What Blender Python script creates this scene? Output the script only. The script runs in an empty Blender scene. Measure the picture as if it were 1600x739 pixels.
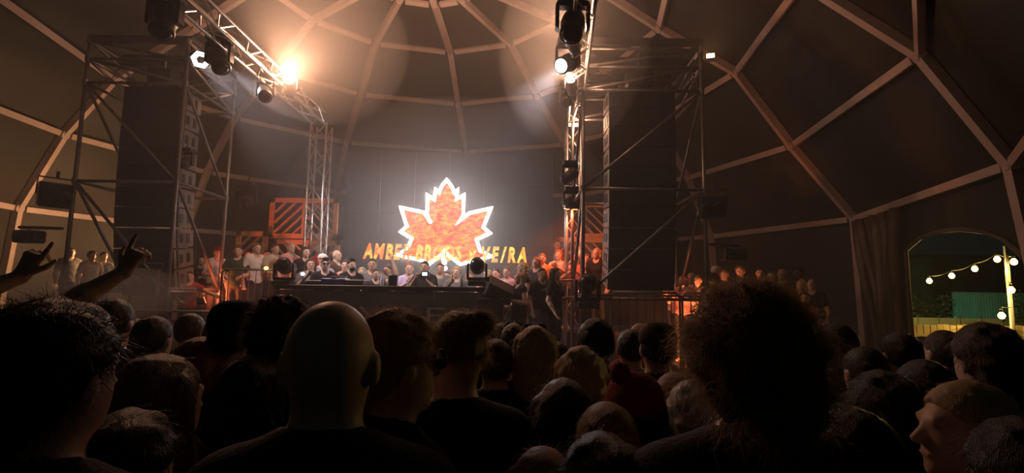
import bpy, math, random
import numpy as np
from mathutils import Vector, Matrix, geometry

random.seed(4)
rng = np.random.default_rng(4)
scene = bpy.context.scene
col = scene.collection

# ------------------------------------------------------------------ camera
F, PITCH, ROLL, HC = 800.0, 0.109, 0.015, 1.83
cam_d = bpy.data.cameras.new('camera')
cam_d.sensor_width = 36.0
cam_d.lens = 36.0 * F / 1600.0
cam_d.clip_start = 0.05
cam_d.clip_end = 200
cam = bpy.data.objects.new('camera', cam_d)
col.objects.link(cam)
FW = Vector((0, math.cos(PITCH), math.sin(PITCH)))
UP = Vector((0, -math.sin(PITCH), math.cos(PITCH)))
XR = Vector((1, 0, 0))
CR = XR * math.cos(ROLL) + UP * math.sin(ROLL)
CU = UP * math.cos(ROLL) - XR * math.sin(ROLL)
M = Matrix((CR, CU, -FW)).transposed().to_4x4()
M.translation = Vector((0, 0, HC))
cam.matrix_world = M
scene.camera = cam


def W(px, py, Y):
    """the point of the place that lies Y metres into it, seen at a photo position"""
    d = FW + CR * ((px - 800) / F) - CU * ((py - 369.5) / F)
    return Vector((0, 0, HC)) + d * (Y / d.y)


# ------------------------------------------------------------------ world, haze, exposure
scene.view_settings.view_transform = 'Standard'
scene.view_settings.look = 'None'
scene.view_settings.exposure = 0.0
scene.view_settings.gamma = 1.0
scene.view_settings.use_curve_mapping = False
world = bpy.data.worlds.new('night')
scene.world = world
world.use_nodes = True
wn = world.node_tree
wn.nodes.clear()
wo = wn.nodes.new('ShaderNodeOutputWorld')
wb = wn.nodes.new('ShaderNodeBackground')
wb.inputs['Color'].default_value = (0.010, 0.016, 0.014, 1)
wb.inputs['Strength'].default_value = 0.3
wn.links.new(wb.outputs[0], wo.inputs['Surface'])
scene.cycles.volume_bounces = 0
scene.cycles.max_bounces = 6
scene.cycles.diffuse_bounces = 3
scene.cycles.sample_clamp_indirect = 3.0
scene.cycles.use_denoising = True

ORANGE = (1.0, 0.50, 0.29)
AMBER = (1.0, 0.50, 0.22)
RED = (1.0, 0.16, 0.05)
COOL = (1.0, 0.88, 0.92)


# ------------------------------------------------------------------ helpers
def tag(o, label=None, cat=None, group=None, kind=None):
    if label: o['label'] = label
    if cat: o['category'] = cat
    if group: o['group'] = group
    if kind: o['kind'] = kind
    return o


def empty(name, loc=(0, 0, 0), rz=0.0, parent=None):
    o = bpy.data.objects.new(name, None)
    col.objects.link(o)
    o.location = loc
    o.rotation_euler = (0, 0, rz)
    o.empty_display_size = 0.1
    if parent: o.parent = parent
    return o


def link(name, me, mat=None, parent=None, loc=None, own=False):
    o = bpy.data.objects.new(name, me)
    col.objects.link(o)
    if mat:
        if own:
            if not me.materials: me.materials.append(None)
            o.material_slots[0].link = 'OBJECT'
            o.material_slots[0].material = mat
        elif not me.materials:
            me.materials.append(mat)
        elif me.materials[0] != mat:
            o.material_slots[0].link = 'OBJECT'
            o.material_slots[0].material = mat
    if parent: o.parent = parent
    if loc is not None: o.location = loc
    return o


def frame_of(d, ref=Vector((0, 0, 1))):
    d = d.normalized()
    if abs(d.dot(ref)) > 0.98: ref = Vector((0, 1, 0))
    u = d.cross(ref).normalized()
    return u, u.cross(d).normalized(), d


class MB:
    def __init__(s):
        s.v, s.f = [], []

    def add(s, vs, fs):
        n = len(s.v)
        s.v += [tuple(v) for v in vs]
        s.f += [tuple(i + n for i in f) for f in fs]
        return s

    def box(s, c, size, m=None):
        hx, hy, hz = size[0] / 2, size[1] / 2, size[2] / 2
        vs = [Vector((x, y, z)) for x in (-hx, hx) for y in (-hy, hy) for z in (-hz, hz)]
        if m is not None: vs = [m @ v for v in vs]
        c = Vector(c)
        return s.add([v + c for v in vs], [(0, 1, 3, 2), (4, 6, 7, 5), (0, 4, 5, 1), (2, 3, 7, 6), (0, 2, 6, 4), (1, 5, 7, 3)])

    def cbox(s, c, size, b=0.01, m=None):
        """box with chamfered edges"""
        hx, hy, hz = size[0] / 2, size[1] / 2, size[2] / 2
        b = min(b, hx * .8, hy * .8, hz * .8)
        vs, idx = [], {}
        for sx in (-1, 1):
            for sy in (-1, 1):
                for sz in (-1, 1):
                    for a in range(3):
                        h = [hx - b, hy - b, hz - b]
                        h[a] += b
                        idx[(sx, sy, sz, a)] = len(vs)
                        vs.append(Vector((sx * h[0], sy * h[1], sz * h[2])))
        fs = []
        for a in range(3):
            o1, o2 = (a + 1) % 3, (a + 2) % 3
            for sg in (-1, 1):
                q = []
                for (p1, p2) in ((-1, -1), (1, -1), (1, 1), (-1, 1)):
                    k = [0, 0, 0]; k[a] = sg; k[o1] = p1; k[o2] = p2
                    q.append(idx[(k[0], k[1], k[2], a)])
                fs.append(tuple(q if sg > 0 else q[::-1]))
        for a in range(3):
            o1, o2 = (a + 1) % 3, (a + 2) % 3
            for p1 in (-1, 1):
                for p2 in (-1, 1):
                    k0 = [0, 0, 0]; k0[o1] = p1; k0[o2] = p2
                    k1 = list(k0); k0[a] = -1; k1[a] = 1
                    q = (idx[(*k0, o1)], idx[(*k1, o1)], idx[(*k1, o2)], idx[(*k0, o2)])
                    fs.append(q if p1 * p2 > 0 else q[::-1])
        for sx in (-1, 1):
            for sy in (-1, 1):
                for sz in (-1, 1):
                    q = tuple(idx[(sx, sy, sz, a)] for a in range(3))
                    fs.append(q if sx * sy * sz > 0 else q[::-1])
        if m is not None: vs = [m @ v for v in vs]
        c = Vector(c)
        return s.add([v + c for v in vs], fs)

    def beam(s, p, q, w, h, ref=Vector((0, 0, 1))):
        p, q = Vector(p), Vector(q)
        u, v, d = frame_of(q - p, Vector(ref))
        vs = [e + u * a * w / 2 + v * b * h / 2 for e in (p, q) for a, b in ((-1, -1), (1, -1), (1, 1), (-1, 1))]
        return s.add(vs, [(3, 2, 1, 0), (4, 5, 6, 7), (0, 1, 5, 4), (1, 2, 6, 5), (2, 3, 7, 6), (3, 0, 4, 7)])

    def tube(s, p, q, r, n=8, r2=None):
        p, q = Vector(p), Vector(q)
        u, v, d = frame_of(q - p)
        r2 = r if r2 is None else r2
        vs = []
        for e, rr in ((p, r), (q, r2)):
            vs += [e + (u * math.cos(2 * math.pi * i / n) + v * math.sin(2 * math.pi * i / n)) * rr for i in range(n)]
        fs = [(i, (i + 1) % n, n + (i + 1) % n, n + i) for i in range(n)]
        fs += [tuple(range(n))[::-1], tuple(range(n, 2 * n))]
        return s.add(vs, fs)

    def path(s, pts, r, n=6):
        pts = [Vector(p) for p in pts]
        rings = []
        for i, p in enumerate(pts):
            d = pts[min(i + 1, len(pts) - 1)] - pts[max(i - 1, 0)]
            u, v, _ = frame_of(d)
            rings.append([p + (u * math.cos(2 * math.pi * k / n) + v * math.sin(2 * math.pi * k / n)) * r for k in range(n)])
        vs = [v for ring in rings for v in ring]
        fs = []
        for i in range(len(pts) - 1):
            for k in range(n):
                fs.append((i * n + k, i * n + (k + 1) % n, (i + 1) * n + (k + 1) % n, (i + 1) * n + k))
        fs += [tuple(range(n))[::-1], tuple(range((len(pts) - 1) * n, len(pts) * n))]
        return s.add(vs, fs)

    def lathe(s, prof, n=16, m=None, c=(0, 0, 0)):
        """profile of (radius, z) turned about the z axis"""
        vs = []
        for r, z in prof:
            vs += [Vector((r * math.cos(2 * math.pi * i / n), r * math.sin(2 * math.pi * i / n), z)) for i in range(n)]
        fs = []
        for j in range(len(prof) - 1):
            for i in range(n):
                fs.append((j * n + i, j * n + (i + 1) % n, (j + 1) * n + (i + 1) % n, (j + 1) * n + i))
        fs += [tuple(range(n))[::-1], tuple(range((len(prof) - 1) * n, len(prof) * n))]
        if m is not None: vs = [m @ v for v in vs]
        c = Vector(c)
        return s.add([v + c for v in vs], fs)

    def prism(s, poly, axis_from, u, v, t):
        """a polygon outline in the plane (u, v) at axis_from, with thickness vector t"""
        o, u, v, t = Vector(axis_from), Vector(u), Vector(v), Vector(t)
        pts = [o + u * a + v * b for a, b in poly]
        n = len(pts)
        tri = geometry.tessellate_polygon([[Vector((a, b, 0)) for a, b in poly]])
        fs = [tuple(x) for x in tri] + [tuple(i + n for i in x[::-1]) for x in tri]
        fs += [(i, (i + 1) % n, n + (i + 1) % n, n + i) for i in range(n)]
        return s.add(pts + [p + t for p in pts], fs)

    def mesh(s, name, origin=None, smooth=False):
        me = bpy.data.meshes.new(name)
        vs = s.v
        if origin is not None:
            o = Vector(origin)
            vs = [tuple(Vector(v) - o) for v in vs]
        me.from_pydata(vs, [], s.f)
        if smooth:
            me.polygons.foreach_set('use_smooth', [True] * len(me.polygons))
        me.update()
        return me

    def build(s, name, mat, parent=None, origin=None, smooth=False):
        if origin is None and parent is not None: origin = None
        return link(name, s.mesh(name, origin, smooth), mat, parent)


# ------------------------------------------------------------------ materials
MATS = {}


def mat(name, color, rough=0.6, metal=0.0, var=0.15, scale=6.0, bump=0.0, bscale=40.0, spec=0.4, col2=None, streak=None, sheen=0.0, trans=0.0):
    if name in MATS: return MATS[name]
    m = bpy.data.materials.new(name)
    m.use_nodes = True
    nt = m.node_tree
    b = nt.nodes['Principled BSDF']
    b.inputs['Roughness'].default_value = rough
    b.inputs['Metallic'].default_value = metal
    b.inputs['Specular IOR Level'].default_value = spec
    if sheen: b.inputs['Sheen Weight'].default_value = sheen
    tc = nt.nodes.new('ShaderNodeTexCoord')
    mp = nt.nodes.new('ShaderNodeMapping')
    nt.links.new(tc.outputs['Object'], mp.inputs['Vector'])
    if streak: mp.inputs['Scale'].default_value = streak
    n = nt.nodes.new('ShaderNodeTexNoise')
    n.inputs['Scale'].default_value = scale
    n.inputs['Detail'].default_value = 5
    nt.links.new(mp.outputs[0], n.inputs['Vector'])
    r = nt.nodes.new('ShaderNodeValToRGB')
    c1 = tuple(c * (1 - var) for c in color)
    c2 = col2 if col2 else tuple(min(1, c * (1 + var)) for c in color)
    r.color_ramp.elements[0].color = (*c1, 1)
    r.color_ramp.elements[1].color = (*c2, 1)
    r.color_ramp.elements[0].position = 0.3
    r.color_ramp.elements[1].position = 0.7
    nt.links.new(n.outputs['Fac'], r.inputs['Fac'])
    nt.links.new(r.outputs['Color'], b.inputs['Base Color'])
    if bump:
        n2 = nt.nodes.new('ShaderNodeTexNoise')
        n2.inputs['Scale'].default_value = bscale
        n2.inputs['Detail'].default_value = 4
        nt.links.new(mp.outputs[0], n2.inputs['Vector'])
        bp = nt.nodes.new('ShaderNodeBump')
        bp.inputs['Strength'].default_value = bump
        bp.inputs['Distance'].default_value = 0.02
        nt.links.new(n2.outputs['Fac'], bp.inputs['Height'])
        nt.links.new(bp.outputs['Normal'], b.inputs['Normal'])
    MATS[name] = m
    return m


def glow(name, color, strength, color2=None, scale=8.0, streak=(1, 1, 1)):
    if name in MATS: return MATS[name]
    m = bpy.data.materials.new(name)
    m.use_nodes = True
    nt = m.node_tree
    nt.nodes.clear()
    out = nt.nodes.new('ShaderNodeOutputMaterial')
    e = nt.nodes.new('ShaderNodeEmission')
    e.inputs['Strength'].default_value = strength
    tc = nt.nodes.new('ShaderNodeTexCoord')
    mp = nt.nodes.new('ShaderNodeMapping')
    mp.inputs['Scale'].default_value = streak
    n = nt.nodes.new('ShaderNodeTexNoise')
    n.inputs['Scale'].default_value = scale
    n.inputs['Detail'].default_value = 4
    n.inputs['Distortion'].default_value = 0.8 if color2 else 0.0
    r = nt.nodes.new('ShaderNodeValToRGB')
    r.color_ramp.elements[0].color = (*color, 1)
    r.color_ramp.elements[1].color = (*(color2 or color), 1)
    r.color_ramp.elements[0].position = 0.42
    r.color_ramp.elements[1].position = 0.68
    nt.links.new(tc.outputs['Object'], mp.inputs['Vector'])
    nt.links.new(mp.outputs[0], n.inputs['Vector'])
    nt.links.new(n.outputs['Fac'], r.inputs['Fac'])
    nt.links.new(r.outputs['Color'], e.inputs['Color'])
    nt.links.new(e.outputs[0], out.inputs['Surface'])
    MATS[name] = m
    return m


SKINF = mat('dome_fabric', (0.040, 0.037, 0.027), 0.6, var=0.22, scale=0.7, bump=0.5, bscale=1.6, spec=0.35)
STRUT = mat('dome_tube_paint', (0.55, 0.43, 0.38), 0.5, var=0.08, scale=3)


def smoke_mat(name, density, color=(.95, .93, .92), aniso=.1):
    m = bpy.data.materials.new(name)
    m.use_nodes = True
    nt = m.node_tree
    nt.nodes.clear()
    o = nt.nodes.new('ShaderNodeOutputMaterial')
    v = nt.nodes.new('ShaderNodeVolumeScatter')
    v.inputs['Color'].default_value = (*color, 1)
    v.inputs['Density'].default_value = density
    v.inputs['Anisotropy'].default_value = aniso
    nt.links.new(v.outputs[0], o.inputs['Volume'])
    return m


STEEL = mat('scaffold_steel', (0.20, 0.19, 0.19), 0.42, metal=0.7, var=0.2, scale=9)
DKSTEEL = mat('dark_steel', (0.05, 0.05, 0.05), 0.5, metal=0.3, var=0.3)
ALU = mat('truss_aluminium', (0.55, 0.52, 0.5), 0.32, metal=0.75, var=0.1)
BLACKP = mat('black_plastic', (0.018, 0.018, 0.02), 0.45, var=0.3)
GRILLE = mat('speaker_grille', (0.005, 0.005, 0.0055), 0.7, var=0.3, scale=80, bump=0.3, bscale=300)
GREYBOX = mat('speaker_side_paint', (0.20, 0.18, 0.17), 0.6, var=0.2, scale=12, bump=0.1)
WOOD = mat('orange_lattice_wood', (0.62, 0.26, 0.10), 0.65, var=0.25, scale=5, streak=(1, 1, 6))
BOOTH = mat('booth_panel', (0.12, 0.10, 0.10), 0.7, var=0.2, scale=3)
DECK = mat('stage_deck', (0.035, 0.03, 0.03), 0.7, var=0.3, scale=4)
GROUND = mat('trampled_ground', (0.05, 0.042, 0.035), 0.9, var=0.35, scale=2, bump=0.6, bscale=8)
SCREENM = mat('led_screen_face', (0.022, 0.021, 0.022), 0.5, var=0.1, scale=20)
DRAPE = mat('dark_drape', (0.085, 0.06, 0.045), 0.5, var=0.25, scale=2, bump=0.3, bscale=10, spec=0.5)
GLASSK = mat('lens_glass', (0.02, 0.022, 0.03), 0.08, var=0.05, spec=0.9)
CHROME = mat('chrome', (0.7, 0.7, 0.7), 0.18, metal=1.0, var=0.05)
# ------------------------------------------------------------------ ground
g = MB().box((0, 20, -0.05), (90, 80, 0.1)).build('floor', GROUND)
tag(g, kind='structure')

# ------------------------------------------------------------------ the dome
DC = Vector((-2.28, 11.41, 0))
YAW, PHI0, DPHI = 0.197, 0.223, 0.492
RING = {'T': (1.686, 7.688), 'A': (4.10, 7.534), 'B': (5.827, 6.503), 'C': (7.869, 5.372), 'D': (9.335, 3.783), 'E': (10.40, 1.939), 'G': (10.75, -HC)}
DA = {-3: .022, -2: -.030, -1: -.043, 0: .032, 1: .034, 2: .011, 3: -.018, 4: -.009}
SEEN = {(3, 'C'): (1150, 113), (3, 'D'): (1237, 228), (3, 'E'): (1335, 342), (4, 'D'): (1437, 85), (4, 'E'): (1580, 257), (-3, 'C'): (178, 124), (-3, 'D'): (100, 210)}


def node(k, g):
    r, z = RING[g]
    a = PHI0 + k * DPHI + DA.get(k, 0.0) - YAW
    p = DC + Vector((r * math.sin(a), r * math.cos(a), z + HC))
    if g == 'G': p.z = 0
    if (k, g) in SEEN:                       # this bay of the real frame sits a little off the regular net
        p2 = W(*SEEN[(k, g)], p.y)
        p = p2
    return p


KS = list(range(-5, 6))
ORD = ['T', 'A', 'B', 'C', 'D', 'E', 'G']
N = {(k, g): node(k, g) for k in KS for g in ORD}
APEX = DC + Vector((0, 0, RING['T'][1] + HC + 0.18))
CEN = DC + Vector((0, 0, 2.5))


def outw(p, d):
    v = p - CEN
    return p + v.normalized() * d


dome = empty('ceiling', DC)
tag(dome, 'dark olive fabric cover stretched over the dome frame', 'dome cover', kind='structure')
for k in KS[:-1]:
    for i in range(len(ORD)):
        a = ORD[i - 1] if i else None
        b = ORD[i]
        if b == 'G': continue
        if a is None:
            quad = [APEX, N[k, b], N[k + 1, b]]
        else:
            quad = [N[k, a], N[k, b], N[k + 1, b], N[k + 1, a]]
        quad = [outw(p, 0.13) for p in quad]
        m = MB()
        c = sum(quad, Vector()) / len(quad)
        if len(quad) == 4:                                  # a slightly slack panel, with a seam ridge down the middle
            nu, nv = 6, 6
            vs = []
            for u in range(nu + 1):
                for v in range(nv + 1):
                    s, t = u / nu, v / nv
                    p = (quad[0] * (1 - s) + quad[3] * s) * (1 - t) + (quad[1] * (1 - s) + quad[2] * s) * t
                    sag = math.sin(math.pi * s) * math.sin(math.pi * t)
                    p = p - (p - CEN).normalized() * (0.10 * sag + 0.03 * math.sin(9 * s + 5 * t + k) * sag)
                    vs.append(p)
            fs = [(u * (nv + 1) + v, (u + 1) * (nv + 1) + v, (u + 1) * (nv + 1) + v + 1, u * (nv + 1) + v + 1) for u in range(nu) for v in range(nv)]
            m.add(vs, fs)
        else:
            m.add(quad, [(0, 1, 2)])
        m.build('panel', SKINF, dome, origin=DC, smooth=True)

frame = empty('dome_frame', DC)
tag(frame, 'pinkish tan steel ribs and rings of the event dome', 'dome frame', kind='structure')
for k in KS:
    chain = [APEX] + [N[k, g] for g in ORD]
    for i in range(len(chain) - 1):
        p, q = chain[i], chain[i + 1]
        mid = (p + q) / 2
        rad = (mid - CEN)
        MB().beam(p, q, 0.17, 0.13, ref=rad).build('rib', STRUT, frame, origin=DC)
    for g in ORD[:-1]:
        if k == KS[-1]: break
        p, q = N[k, g], N[k + 1, g]
        d = (q - p).normalized()
        rad = ((p + q) / 2 - CEN)
        MB().beam(p + d * 0.16, q - d * 0.16, 0.14, 0.09, ref=rad).build('ring_bar', STRUT, frame, origin=DC)
    for g in ('B', 'C', 'D', 'E'):                       # bolted joint plates
        p = N[k, g]
        u, v, d = frame_of((p - CEN), Vector((0, 0, 1)))
        MB().lathe([(0.10, -0.085), (0.115, -0.07), (0.115, 0.06), (0.10, 0.07)], 8, Matrix((u, v, d)).transposed(), p).build('joint', STRUT, frame, origin=DC)

# lower wall sheets between ring and ground; the bay with the way out stays open
NAMES = {-5: 'wall_front_left', -4: 'wall_left', -3: 'wall_rear_left', -2: 'wall_back_left', -1: 'wall_back', 0: 'wall_back_right', 1: 'wall_rear_right', 2: 'wall_right', 4: 'wall_front_right'}
for k in KS[:-1]:
    if k == 3: continue
    q = [N[k, 'E'], N[k, 'G'], N[k + 1, 'G'], N[k + 1, 'E']]
    off = lambda p: p + (p - DC).normalized() * Vector((0.13, 0.13, 0)).x if False else p + Vector(((p - DC).x, (p - DC).y, 0)).normalized() * 0.13
    q = [off(p) for p in q]
    m = MB()
    nu, nv = 14, 4
    vs = []
    for u in range(nu + 1):
        for v in range(nv + 1):
            s, t = u / nu, v / nv
            p = (q[0] * (1 - s) + q[3] * s) * (1 - t) + (q[1] * (1 - s) + q[2] * s) * t
            p = p + Vector(((p - DC).x, (p - DC).y, 0)).normalized() * (0.05 * math.sin(u * 2.1 + k) * math.sin(math.pi * s))
            vs.append(p)
    fs = [(u * (nv + 1) + v, (u + 1) * (nv + 1) + v, (u + 1) * (nv + 1) + v + 1, u * (nv + 1) + v + 1) for u in range(nu) for v in range(nv)]
    o = m.add(vs, fs).build(NAMES[k], SKINF, smooth=True)
    tag(o, kind='structure')

# the way out: a dark sheet under the ring with an arched opening
E3, G3, E4, G4 = N[3, 'E'], N[3, 'G'], N[4, 'E'], N[4, 'G']
bx = Vector(((E4 - E3).x, (E4 - E3).y, 0))
L = bx.length
bx.normalize()
nrm = Vector((bx.y, -bx.x, 0))
if nrm.dot(E3 - DC) < 0: nrm = -nrm
ox = E3 + nrm * 0.12
ox.z = 0
zt = E3.z - 0.02


def at_wall(px, py):                                   # where a sight line meets the wall of that bay
    d = FW + CR * ((px - 800) / F) - CU * ((py - 369.5) / F)
    o = Vector((0, 0, HC))
    t = (ox - o).dot(nrm) / d.dot(nrm)
    p = o + d * t
    return (p - ox).dot(bx), p.z


arch = [at_wall(*p) for p in ((1418, 392), (1440, 372), (1470, 361), (1505, 358), (1540, 362), (1572, 374), (1600, 398), (1625, 440))]
a0 = arch[0][0]
outline = [(0, zt), (0, 0), (a0, 0), *arch, (arch[-1][0], 0), (max(L, arch[-1][0] + .2), 0), (max(L, arch[-1][0] + .2), zt)]
o = MB().prism(outline, ox, bx, Vector((0, 0, 1)), nrm * 0.02).build('wall_exit', SKINF)
tag(o, kind='structure')
am = MB().path([ox + bx * a + Vector((0, 0, b)) - nrm * 0.03 for a, b in [(a0, 0.0)] + arch + [(arch[-1][0], 0)]], 0.04, 8)
o = am.build('trim_1', mat('arch_tube', (0.12, 0.10, 0.08), 0.5), smooth=True)
tag(o, kind='structure')

# gathered drape beside the way out, in hanging folds
dr = empty('gathered_drape', ox)
tag(dr, 'dark plastic drape tied back in folds beside the way out', 'curtain')
s_top0, s_top1 = at_wall(1342, 345)[0], at_wall(1418, 325)[0]
s_bot0, s_bot1 = at_wall(1385, 500)[0], at_wall(1414, 500)[0]
nf = 7
for i in range(nf):
    m = MB()
    vs = []
    nv, nu = 10, 6
    for v in range(nv + 1):
        t = v / nv
        for u in range(nu + 1):
            s = (i + u / nu) / nf
            top = s_top0 + (s_top1 - s_top0) * s
            bot = s_bot0 + (s_bot1 - s_bot0) * s
            x = top + (bot - top) * min(1, t * 1.15)
            ph = u / nu
            depth = 0.16 * math.sin(math.pi * ph) * (0.7 + 0.3 * math.sin(i * 2.3 + 3 * t)) + 0.03 * math.sin(7 * t + i)
            zz = (zt - 0.05) * (1 - t)
            vs.append(bx * x + Vector((0, 0, zz)) - nrm * (0.10 + depth))
    fs = [(v * (nu + 1) + u, v * (nu + 1) + u + 1, (v + 1) * (nu + 1) + u + 1, (v + 1) * (nu + 1) + u) for v in range(nv) for u in range(nu)]
    o = m.add(vs, fs).build('fold', DRAPE, dr, smooth=True)
    sm = o.modifiers.new('thickness', 'SOLIDIFY')
    sm.thickness = 0.012

# ------------------------------------------------------------------ outside the way out
GREENW = mat('green_corrugated_steel', (0.16, 0.30, 0.26), 0.55, var=0.35, scale=1.5, streak=(1, 1, .3))
cont = empty('corrugated_container', W(1530, 470, 21) * 1.0)
cont.location.z = 0
tag(cont, 'green corrugated container wall beyond the string lights', 'container')
p0, p1 = W(1488, 458, 21), W(1660, 458, 21)
zc = p0.z
zb = W(1500, 492, 21).z
for i in range(40):
    x0 = p0.x + (p1.x - p0.x) * i / 40
    w = (p1.x - p0.x) / 40
    MB().prism([(0, 0), (w * .25, -0.08), (w * .7, -0.08), (w * .95, 0), (w, 0), (w, .04), (0, .04)], Vector((x0, 21, 0)), (1, 0, 0), (0, 1, 0), (0, 0, zc)).build('corrugation', GREENW, cont, origin=cont.location)
MB().beam((p0.x, 20.96, zc), (p1.x, 20.96, zc), 0.12, 0.1).build('top_rail', GREENW, cont, origin=cont.location)

o = MB()
back = W(1400, 395, 26)
o.cbox((24, 27, back.z / 2), (26, 1.0, back.z), 0.2)
bw = o.build('far_shed', mat('shed_wall', (0.10, 0.14, 0.12), 0.8, var=0.3, scale=1.0))
tag(bw, 'dark long shed behind the green container', 'shed')

FENCEW = mat('fence_board', (0.50, 0.38, 0.20), 0.7, var=0.25, scale=3, streak=(1, 1, .3))
fen = empty('low_board_fence', (11.5, 13.6, 0))
tag(fen, 'low yellow lit board fence outside the way out', 'fence')
fz0 = W(1500, 508, 13.6).z
xa, xb = W(1390, 508, 13.6).x, W(1660, 508, 13.6).x
nb = 26
for i in range(nb):
    x = xa + (xb - xa) * (i + .5) / nb
    MB().cbox((x - 11.5, random.uniform(-.01, .01), fz0 / 2), ((xb - xa) / nb * 0.93, 0.03, fz0 + random.uniform(-.03, .03)), 0.006).build('board', FENCEW, fen)
MB().beam((xa - 11.5, -0.04, fz0 * .75), (xb - 11.5, -0.04, fz0 * .75), 0.04, 0.09).build('rail', FENCEW, fen)

fen2 = empty('pale_mesh_fence', (14, 18.5, 0))
tag(fen2, 'pale green sheeted site fence behind the board fence', 'fence')
fz = W(1500, 497, 18.5).z
xa2, xb2 = W(1400, 497, 18.5).x, W(1700, 497, 18.5).x
for i in range(9):
    x = xa2 + (xb2 - xa2) * (i + .5) / 9
    w = (xb2 - xa2) / 9
    MB().cbox((x - 14, 0, fz / 2 + .03), (w * .96, 0.04, fz - .06), 0.01).build('panel', mat('pale_sheeting', (0.42, 0.5, 0.38), 0.7, var=.2, scale=5, streak=(6, 1, .4)), fen2)
    MB().tube((x - 14 - w / 2, 0, 0), (x - 14 - w / 2, 0, fz + .08), 0.025).build('post', STEEL, fen2)

LEAFM = mat('bush_leaf', (0.035, 0.09, 0.05), 0.5, var=0.5, scale=3)


def bush(px, py, Y, w, h, label, n=420):
    c = W(px, py, Y)
    root = empty('bush', (c.x, Y, 0))
    tag(root, label, 'bush', 'bushes outside the way out')
    hz = max(0.4, c.z)
    for i in range(5):
        a = i * 1.3
        MB().tube((0.1 * math.cos(a), 0.1 * math.sin(a), 0), (w * .3 * math.cos(a), .3 * math.sin(a), hz * .8), 0.03, 6, 0.01).build('stem', mat('bark', (.05, .035, .025), .9), root)
    m = MB()
    for i in range(n):
        th, ph, rr = random.uniform(0, 6.28), random.uniform(-1, 1), random.random() ** .4
        s = math.sqrt(1 - ph * ph)
        p = Vector((w / 2 * rr * s * math.cos(th), .5 * rr * s * math.sin(th), hz - h / 2 + h / 2 * rr * ph))
        p.z = max(p.z, .1)
        d = Vector((random.gauss(0, 1), random.gauss(0, 1), random.gauss(0, 1))).normalized()
        e = d.cross(Vector((.3, .5, .8))).normalized() * 0.04
        l = d * 0.11
        m.add([p, p + l * .5 + e, p + l, p + l * .5 - e], [(0, 1, 2, 3)])
    f = m.build('foliage', LEAFM, root)
    f['kind'] = 'stuff'


bush(1455, 455, 19.5, 1.9, 1.5, 'leafy bush left of the green container')
bush(1425, 462, 19.0, 1.2, 1.4, 'smaller bush close to the drape edge')
bush(1597, 455, 17.5, 1.3, 1.5, 'bush right of the string light pole')

# string lights on a pole
BULB = glow('warm_bulb', (1.0, 0.58, 0.13), 14)
pole_b = W(1583, 520, 13.2); pole_t = W(1573, 388, 13.2)
pl = empty('light_pole', (pole_b.x, 13.2, 0))
tag(pl, 'slim wooden pole carrying the string lights outside', 'pole')
MB().tube((0, 0, 0), (0, 0, pole_t.z), 0.055, 10, 0.045).build('shaft', mat('pole_wood', (.22, .20, .18), .6), pl, smooth=True)
MB().tube((-.07, -.03, 0.3), (-.07, -.03, pole_t.z + .05), 0.022, 6).build('conduit', mat('pale_conduit', (.55, .62, .75), .4), pl)
MB().cbox((0, -.02, .25), (.3, .26, .5), .02).build('base_block', mat('yellow_block', (.8, .5, .08), .5), pl)

bulbs = [((1452, 438), 16.0, 'leftmost bulb of the string, nearest the drape'), ((1487, 430), 15.4, 'second bulb of the string from the drape'),
         ((1523, 419), 14.6, 'third bulb of the string from the drape'), ((1558, 404), 13.7, 'fourth bulb, just left of the pole top'),
         ((1584, 408), 13.0, 'bulb hanging just right of the pole top'), ((1580, 452), 12.9, 'bulb on the pole halfway up'),
         ((1565, 492), 12.8, 'lowest bulb, low beside the pole')]
bpos = []
for (pp, Y, lab) in bulbs:
    p = W(*pp, Y)
    bpos.append(p)
    r = empty('string_bulb', p)
    tag(r, 'glowing yellow ' + lab, 'light bulb', 'string light bulbs outside')
    MB().lathe([(.015, -.10), (.05, -.085), (.075, -.04), (.075, .0), (.045, .05), (.03, .07)], 12).build('globe', BULB, r, smooth=True)
    MB().lathe([(.034, .06), (.034, .13), (.012, .15)], 8).build('socket', BLACKP, r)
    if pp[0] in (1580, 1565): MB().path([(0, 0, .12), (0, 0, .18), (pole_b.x - p.x, 13.2 - p.y, .18)], .012, 5).build('bracket', DKSTEEL, r)
    ld = bpy.data.lights.new('bulb_light', 'POINT')
    ld.color = (1.0, 0.66, 0.16); ld.energy = 55; ld.shadow_soft_size = 0.08
    lo = bpy.data.objects.new('bulb_light', ld); col.objects.link(lo); lo.parent = r; lo.location = (0, -0.1, -0.12)
wire = MB()
wp = [W(1415, 436, 16.8)] + bpos[:5]
pts = []
for a, b in zip(wp[:-1], wp[1:]):
    for i in range(6):
        t = i / 6
        p = a.lerp(b, t)
        p.z -= 0.06 * math.sin(math.pi * t) - 0.14
        pts.append(p)
pts.append(bpos[4] + Vector((0, 0, .14)))
wr = wire.path(pts, 0.012, 5).build('light_string_cable', BLACKP)
tag(wr, 'thin black cable joining the string lights', 'cable')


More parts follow.
